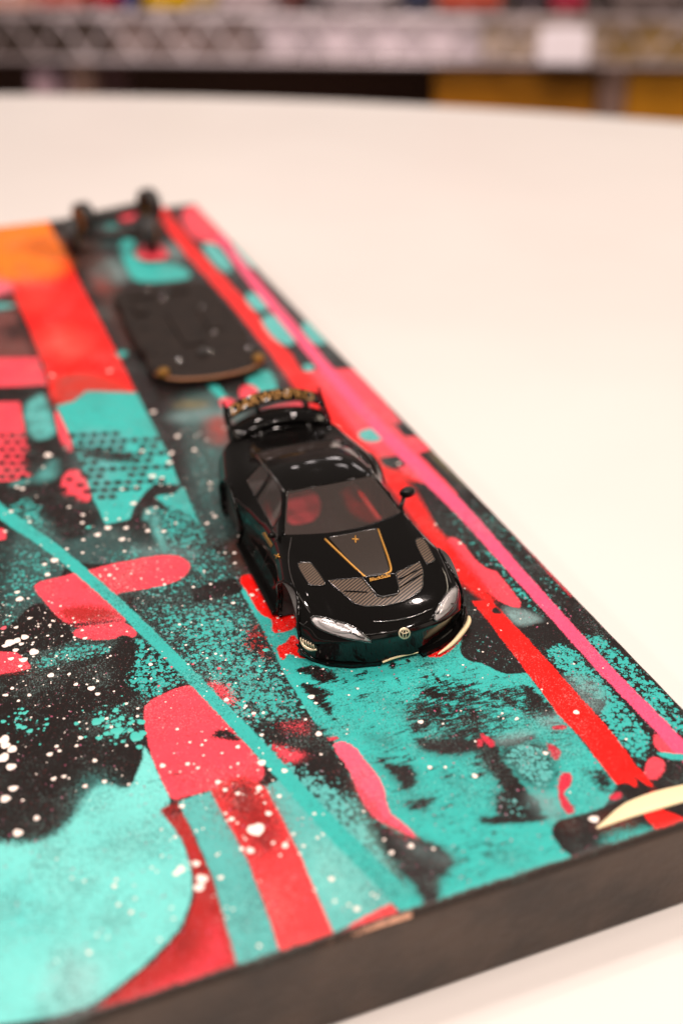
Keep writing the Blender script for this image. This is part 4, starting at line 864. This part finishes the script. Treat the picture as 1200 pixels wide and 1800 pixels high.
def wheelset(loc, rz, label, tilt=0.0):
    root = empty('wheel_set', loc, rz); tag(root, label, 'wheels', 'wheel sets taken off the model car')
    V, F = tube([(-.0125, 0, .0049), (.0125, 0, .0049)], .0006, 8); mesh_obj('axle', V, F, M_CHROME, root)
    V, F = tube([(-.0085, 0, .0049), (.0085, 0, .0049)], .0015, 10); mesh_obj('axle_sleeve', V, F, M_MATTE, root)
    for s in (1, -1):
        V, F = lathe([(-.0019, .0033), (-.0021, .0040), (-.0019, .0047), (-.0012, .0049), (.0012, .0049), (.0019, .0047), (.0021, .0040), (.0019, .0033)], 36, 'x', True)
        w = mesh_obj('wheel', V, F, M_RUBBER, root); w.location = (s*.0125, 0, .0049)
        V, F = lathe([(s*-.0016, .0033), (s*.0017, .0033), (s*.0019, .0031), (s*.0014, .0028), (s*.0012, .0010), (s*.0016, .0008), (s*.0016, .0001)], 30, 'x'); mesh_obj('rim', V, F, M_RIM, w)
        for k in range(5):
            a = 2*math.pi*k/5; V, F = tube([(s*.0017, .0006*math.cos(a), .0006*math.sin(a)), (s*.0019, .003*math.cos(a), .003*math.sin(a))], .0003, 6); mesh_obj('spoke', V, F, M_RIM, w)
    root.scale = (1.0, 1.15, 1.15)
    return root
wheelset((.0645, .3755, TH+.0001), -.30, 'black tyred gold wheel pair on an axle, nearer the chassis plate')
wheelset((.0712, .3990, TH+.0001), .30, 'black tyred gold wheel pair on an axle, at the board edge')
# resin bubbles beside the rear of the body
V = []; F = []
for k in range(40):
    u, v = random.gauss(372, 14), random.gauss(850, 40)
    c = px_plane([(u, v)], TH)[0]; r = .0002+.00035*random.random(); i0 = len(V)
    vv, ff = ellipsoid((c[0]-BO[0], c[1]-BO[1], TH), (r, r, r), 10, 6); V += vv; F += [tuple(i+i0 for i in f) for f in ff]
tag(mesh_obj('resin_bubbles', V, F, M_RESIN, board), kind='stuff')

# ------------------------------------------------------------------ shop shelf in the background (local x along the shelf, y away from the table)
SH_O = Vector((.55, 1.385, -.75)); SH_A = math.atan2(-.454, .891)
def shelf_thing(name, label, cat, group=None):
    o = empty(name, SH_O, SH_A); tag(o, label, cat, group); return o
M_SHELF = mat('shelf_metal', lin(120, 108, 104), .45, .3, noise=(20, lin(90, 80, 78), 1))
M_SILVER = mat('silver_rail', lin(240, 226, 230), .28, .2, noise=(4, lin(150, 132, 128), 1))
M_DARK = mat('dark_recess_board', lin(120, 92, 80), .7)
M_CARD = mat('white_card', lin(240, 228, 232), .5)
sh = shelf_thing('shop_shelf', 'silver wire shop shelf with zigzag front truss, behind the table', 'shelf')
Z = lambda z: z+.75
bm_obj('shelf_board', box_bm(-1.1, 1.1, .016, .45, Z(-.125), Z(-.10)), M_SHELF, sh)
bm_obj('lower_back_panel', box_bm(-1.1, 1.1, .40, .42, 0.0, Z(-.13)), M_DARK, sh)
bm_obj('upper_back_panel', box_bm(-1.1, 1.1, .42, .44, Z(-.09), Z(.5)), M_SHELF, sh)
bm_obj('shelf_base', box_bm(-1.1, 1.1, .012, .45, 0.0, .09), M_DARK, sh)
for x in (-1.1, -.36, .293, 1.08):
    bm_obj('upright', box_bm(x, x+.03, .02, .06, 0.09, Z(-.127)), M_DARK, sh)
for z in (-.128, -.078):
    V, F = tube([(-1.1, 0, Z(z)), (1.1, 0, Z(z))], .0032, 10); mesh_obj('shelf_wire', V, F, M_SILVER, sh)
zz = [(-1.09+i*.0305, 0, Z(-.126 if i % 2 else -.080)) for i in range(72)]
V, F = tube(zz, .0028, 8); mesh_obj('zigzag_wire', V, F, M_SILVER, sh)
for i in range(60):
    x = -1.09+i*.037; V, F = tube([(x, .003, Z(-.0755)), (x, .40, Z(-.0755))], .0016, 6); mesh_obj('deck_wire', V, F, M_SILVER, sh)
for x0, x1, cl_ in ((-1.1, -.30, (86, 72, 66)), (-.30, -.115, (150, 130, 126)), (-.115, .150, (232, 214, 220)), (.150, .29, (196, 172, 152)), (.29, 1.1, (176, 142, 92))):  # strip colours carry the reflections seen along the shelf front
    bm_obj('reflection_liner', box_bm(x0+.0015, x1-.0015, .011, .0135, Z(-.124), Z(-.082)), mat('liner_reflection_tone', lin(*cl_), .35, noise=(8, lin(*[int(v*.8) for v in cl_]), 1)), sh)
def carton(x0, x1, y0, y1, z0, z1, col, label, col2, name='product_box', cat='box', group='boxes on the shop shelf'):
    t = shelf_thing(name, label, cat, group)
    m1 = mat(name+'_card', lin(*col), .4, noise=(18, lin(*[int(c*.8) for c in col]), 1)); m2 = mat(name+'_print', lin(*col2), .4)
    bm_obj('box_body', box_bm(x0, x1, y0, y1, Z(z0), Z(z1), .002), m1, t)
    w = x1-x0; h = z1-z0
    bm_obj('box_front_print', box_bm(x0+.12*w, x1-.2*w, y0-.002, y0-.0002, Z(z0+.15*h), Z(z1-.3*h)), m2, t)
BX = [(-.47,-.40,(236,176,160),'pale salmon box','white',(240,230,230)), (-.395,-.335,(205,120,110),'dusty salmon box','grey',(225,205,205)), (-.327,-.292,(196,42,56),'red box','pink',(215,80,90)), (-.287,-.27,(60,70,130),'narrow blue box','white',(220,220,235)),
      (-.262,-.205,(238,186,20),'yellow box','orange',(250,205,60)), (-.20,-.175,(225,195,150),'cream box','white',(245,235,225)), (-.165,-.10,(190,170,172),'grey box','pale',(210,190,190)), (-.092,-.07,(120,70,66),'brown box','pink',(170,100,95)),
      (-.064,-.04,(40,40,56),'dark slate box','grey',(70,70,90)), (.055,.085,(46,50,72),'navy box','grey',(90,90,110)), (.095,.17,(176,74,54),'rust red box','violet',(130,90,110)), (.19,.225,(60,50,56),'charcoal box','orange',(220,140,60)), (.23,.265,(176,40,66),'crimson box','dark',(140,40,60)), (.30,.385,(110,96,92),'wide taupe box','black',(60,50,50)), (.395,.45,(180,170,168),'light grey box','white',(220,215,215))]
for i, (x0, x1, c, nm, w, c2) in enumerate(BX):
    carton(x0, x1, .03+.01*(i % 3), .20, -.0735, .04+.03*((i*7) % 4), c, nm+' with '+w+' print standing on the shop shelf', c2)
cardo = shelf_thing('price_card', 'white price card hung on the zigzag front of the wire shelf', 'price card')
bm_obj('card', box_bm(.215, .272, -.0165, -.0135, Z(-.125), Z(-.085), .001), M_CARD, cardo); bm_obj('card_clip', box_bm(.235, .255, -.0135, -.002, Z(-.09), Z(-.08)), M_SILVER, cardo)
plate = shelf_thing('white_dish', 'white round dish on the shop shelf between the boxes', 'dish')
V, F = lathe([(Z(-.066), .001), (Z(-.066), .05), (Z(-.045), .075), (Z(-.048), .078), (Z(-.070), .052), (Z(-.0735), .045), (Z(-.0735), .001)], 40, 'z')
d = mesh_obj('dish_bowl', V, F, M_CARD, plate); d.location = (-.002, .078, 0); 
for x0, x1, c, nm in ((.095, .29, (170, 108, 14), 'amber brown storage bin with flat front below the rail'), (.325, .52, (190, 125, 18), 'brighter amber storage bin next to the shelf upright')):
    carton(x0, x1, .03, .33, -.40, -.145, c, nm, tuple(int(v*.85) for v in c), 'storage_bin', 'bin', 'bins on the lower shelf')
for x0, x1 in ((-.415, -.385), (-.37, -.335)):
    carton(x0, x1, .03, .2, -.40, -.15, (205, 170, 180), 'slim pale pink box standing below the shelf rail', (225, 195, 205), 'slim_box', 'box', 'slim pink boxes on the lower shelf')
bm_obj('lower_board', box_bm(-1.1, 1.1, .02, .40, Z(-.425), Z(-.4005)), M_DARK, sh)
fl_ = mesh_obj('floor', [(-4, -2, -.752), (6, -2, -.752), (6, 6, -.752), (-4, 6, -.752)], [(0, 1, 2, 3)], mat('floor_vinyl', lin(96, 84, 78), .5, noise=(3, lin(80, 70, 64), 1)), None, False); tag(fl_, kind='structure')
V, F = lathe([(-.75, .001), (-.75, .35), (-.74, .35), (-.735, .08), (-.04, .06), (-.031, .3), (-.031, .001)], 48, 'z'); pd = mesh_obj('pedestal', V, F, M_SHELF, tbl)
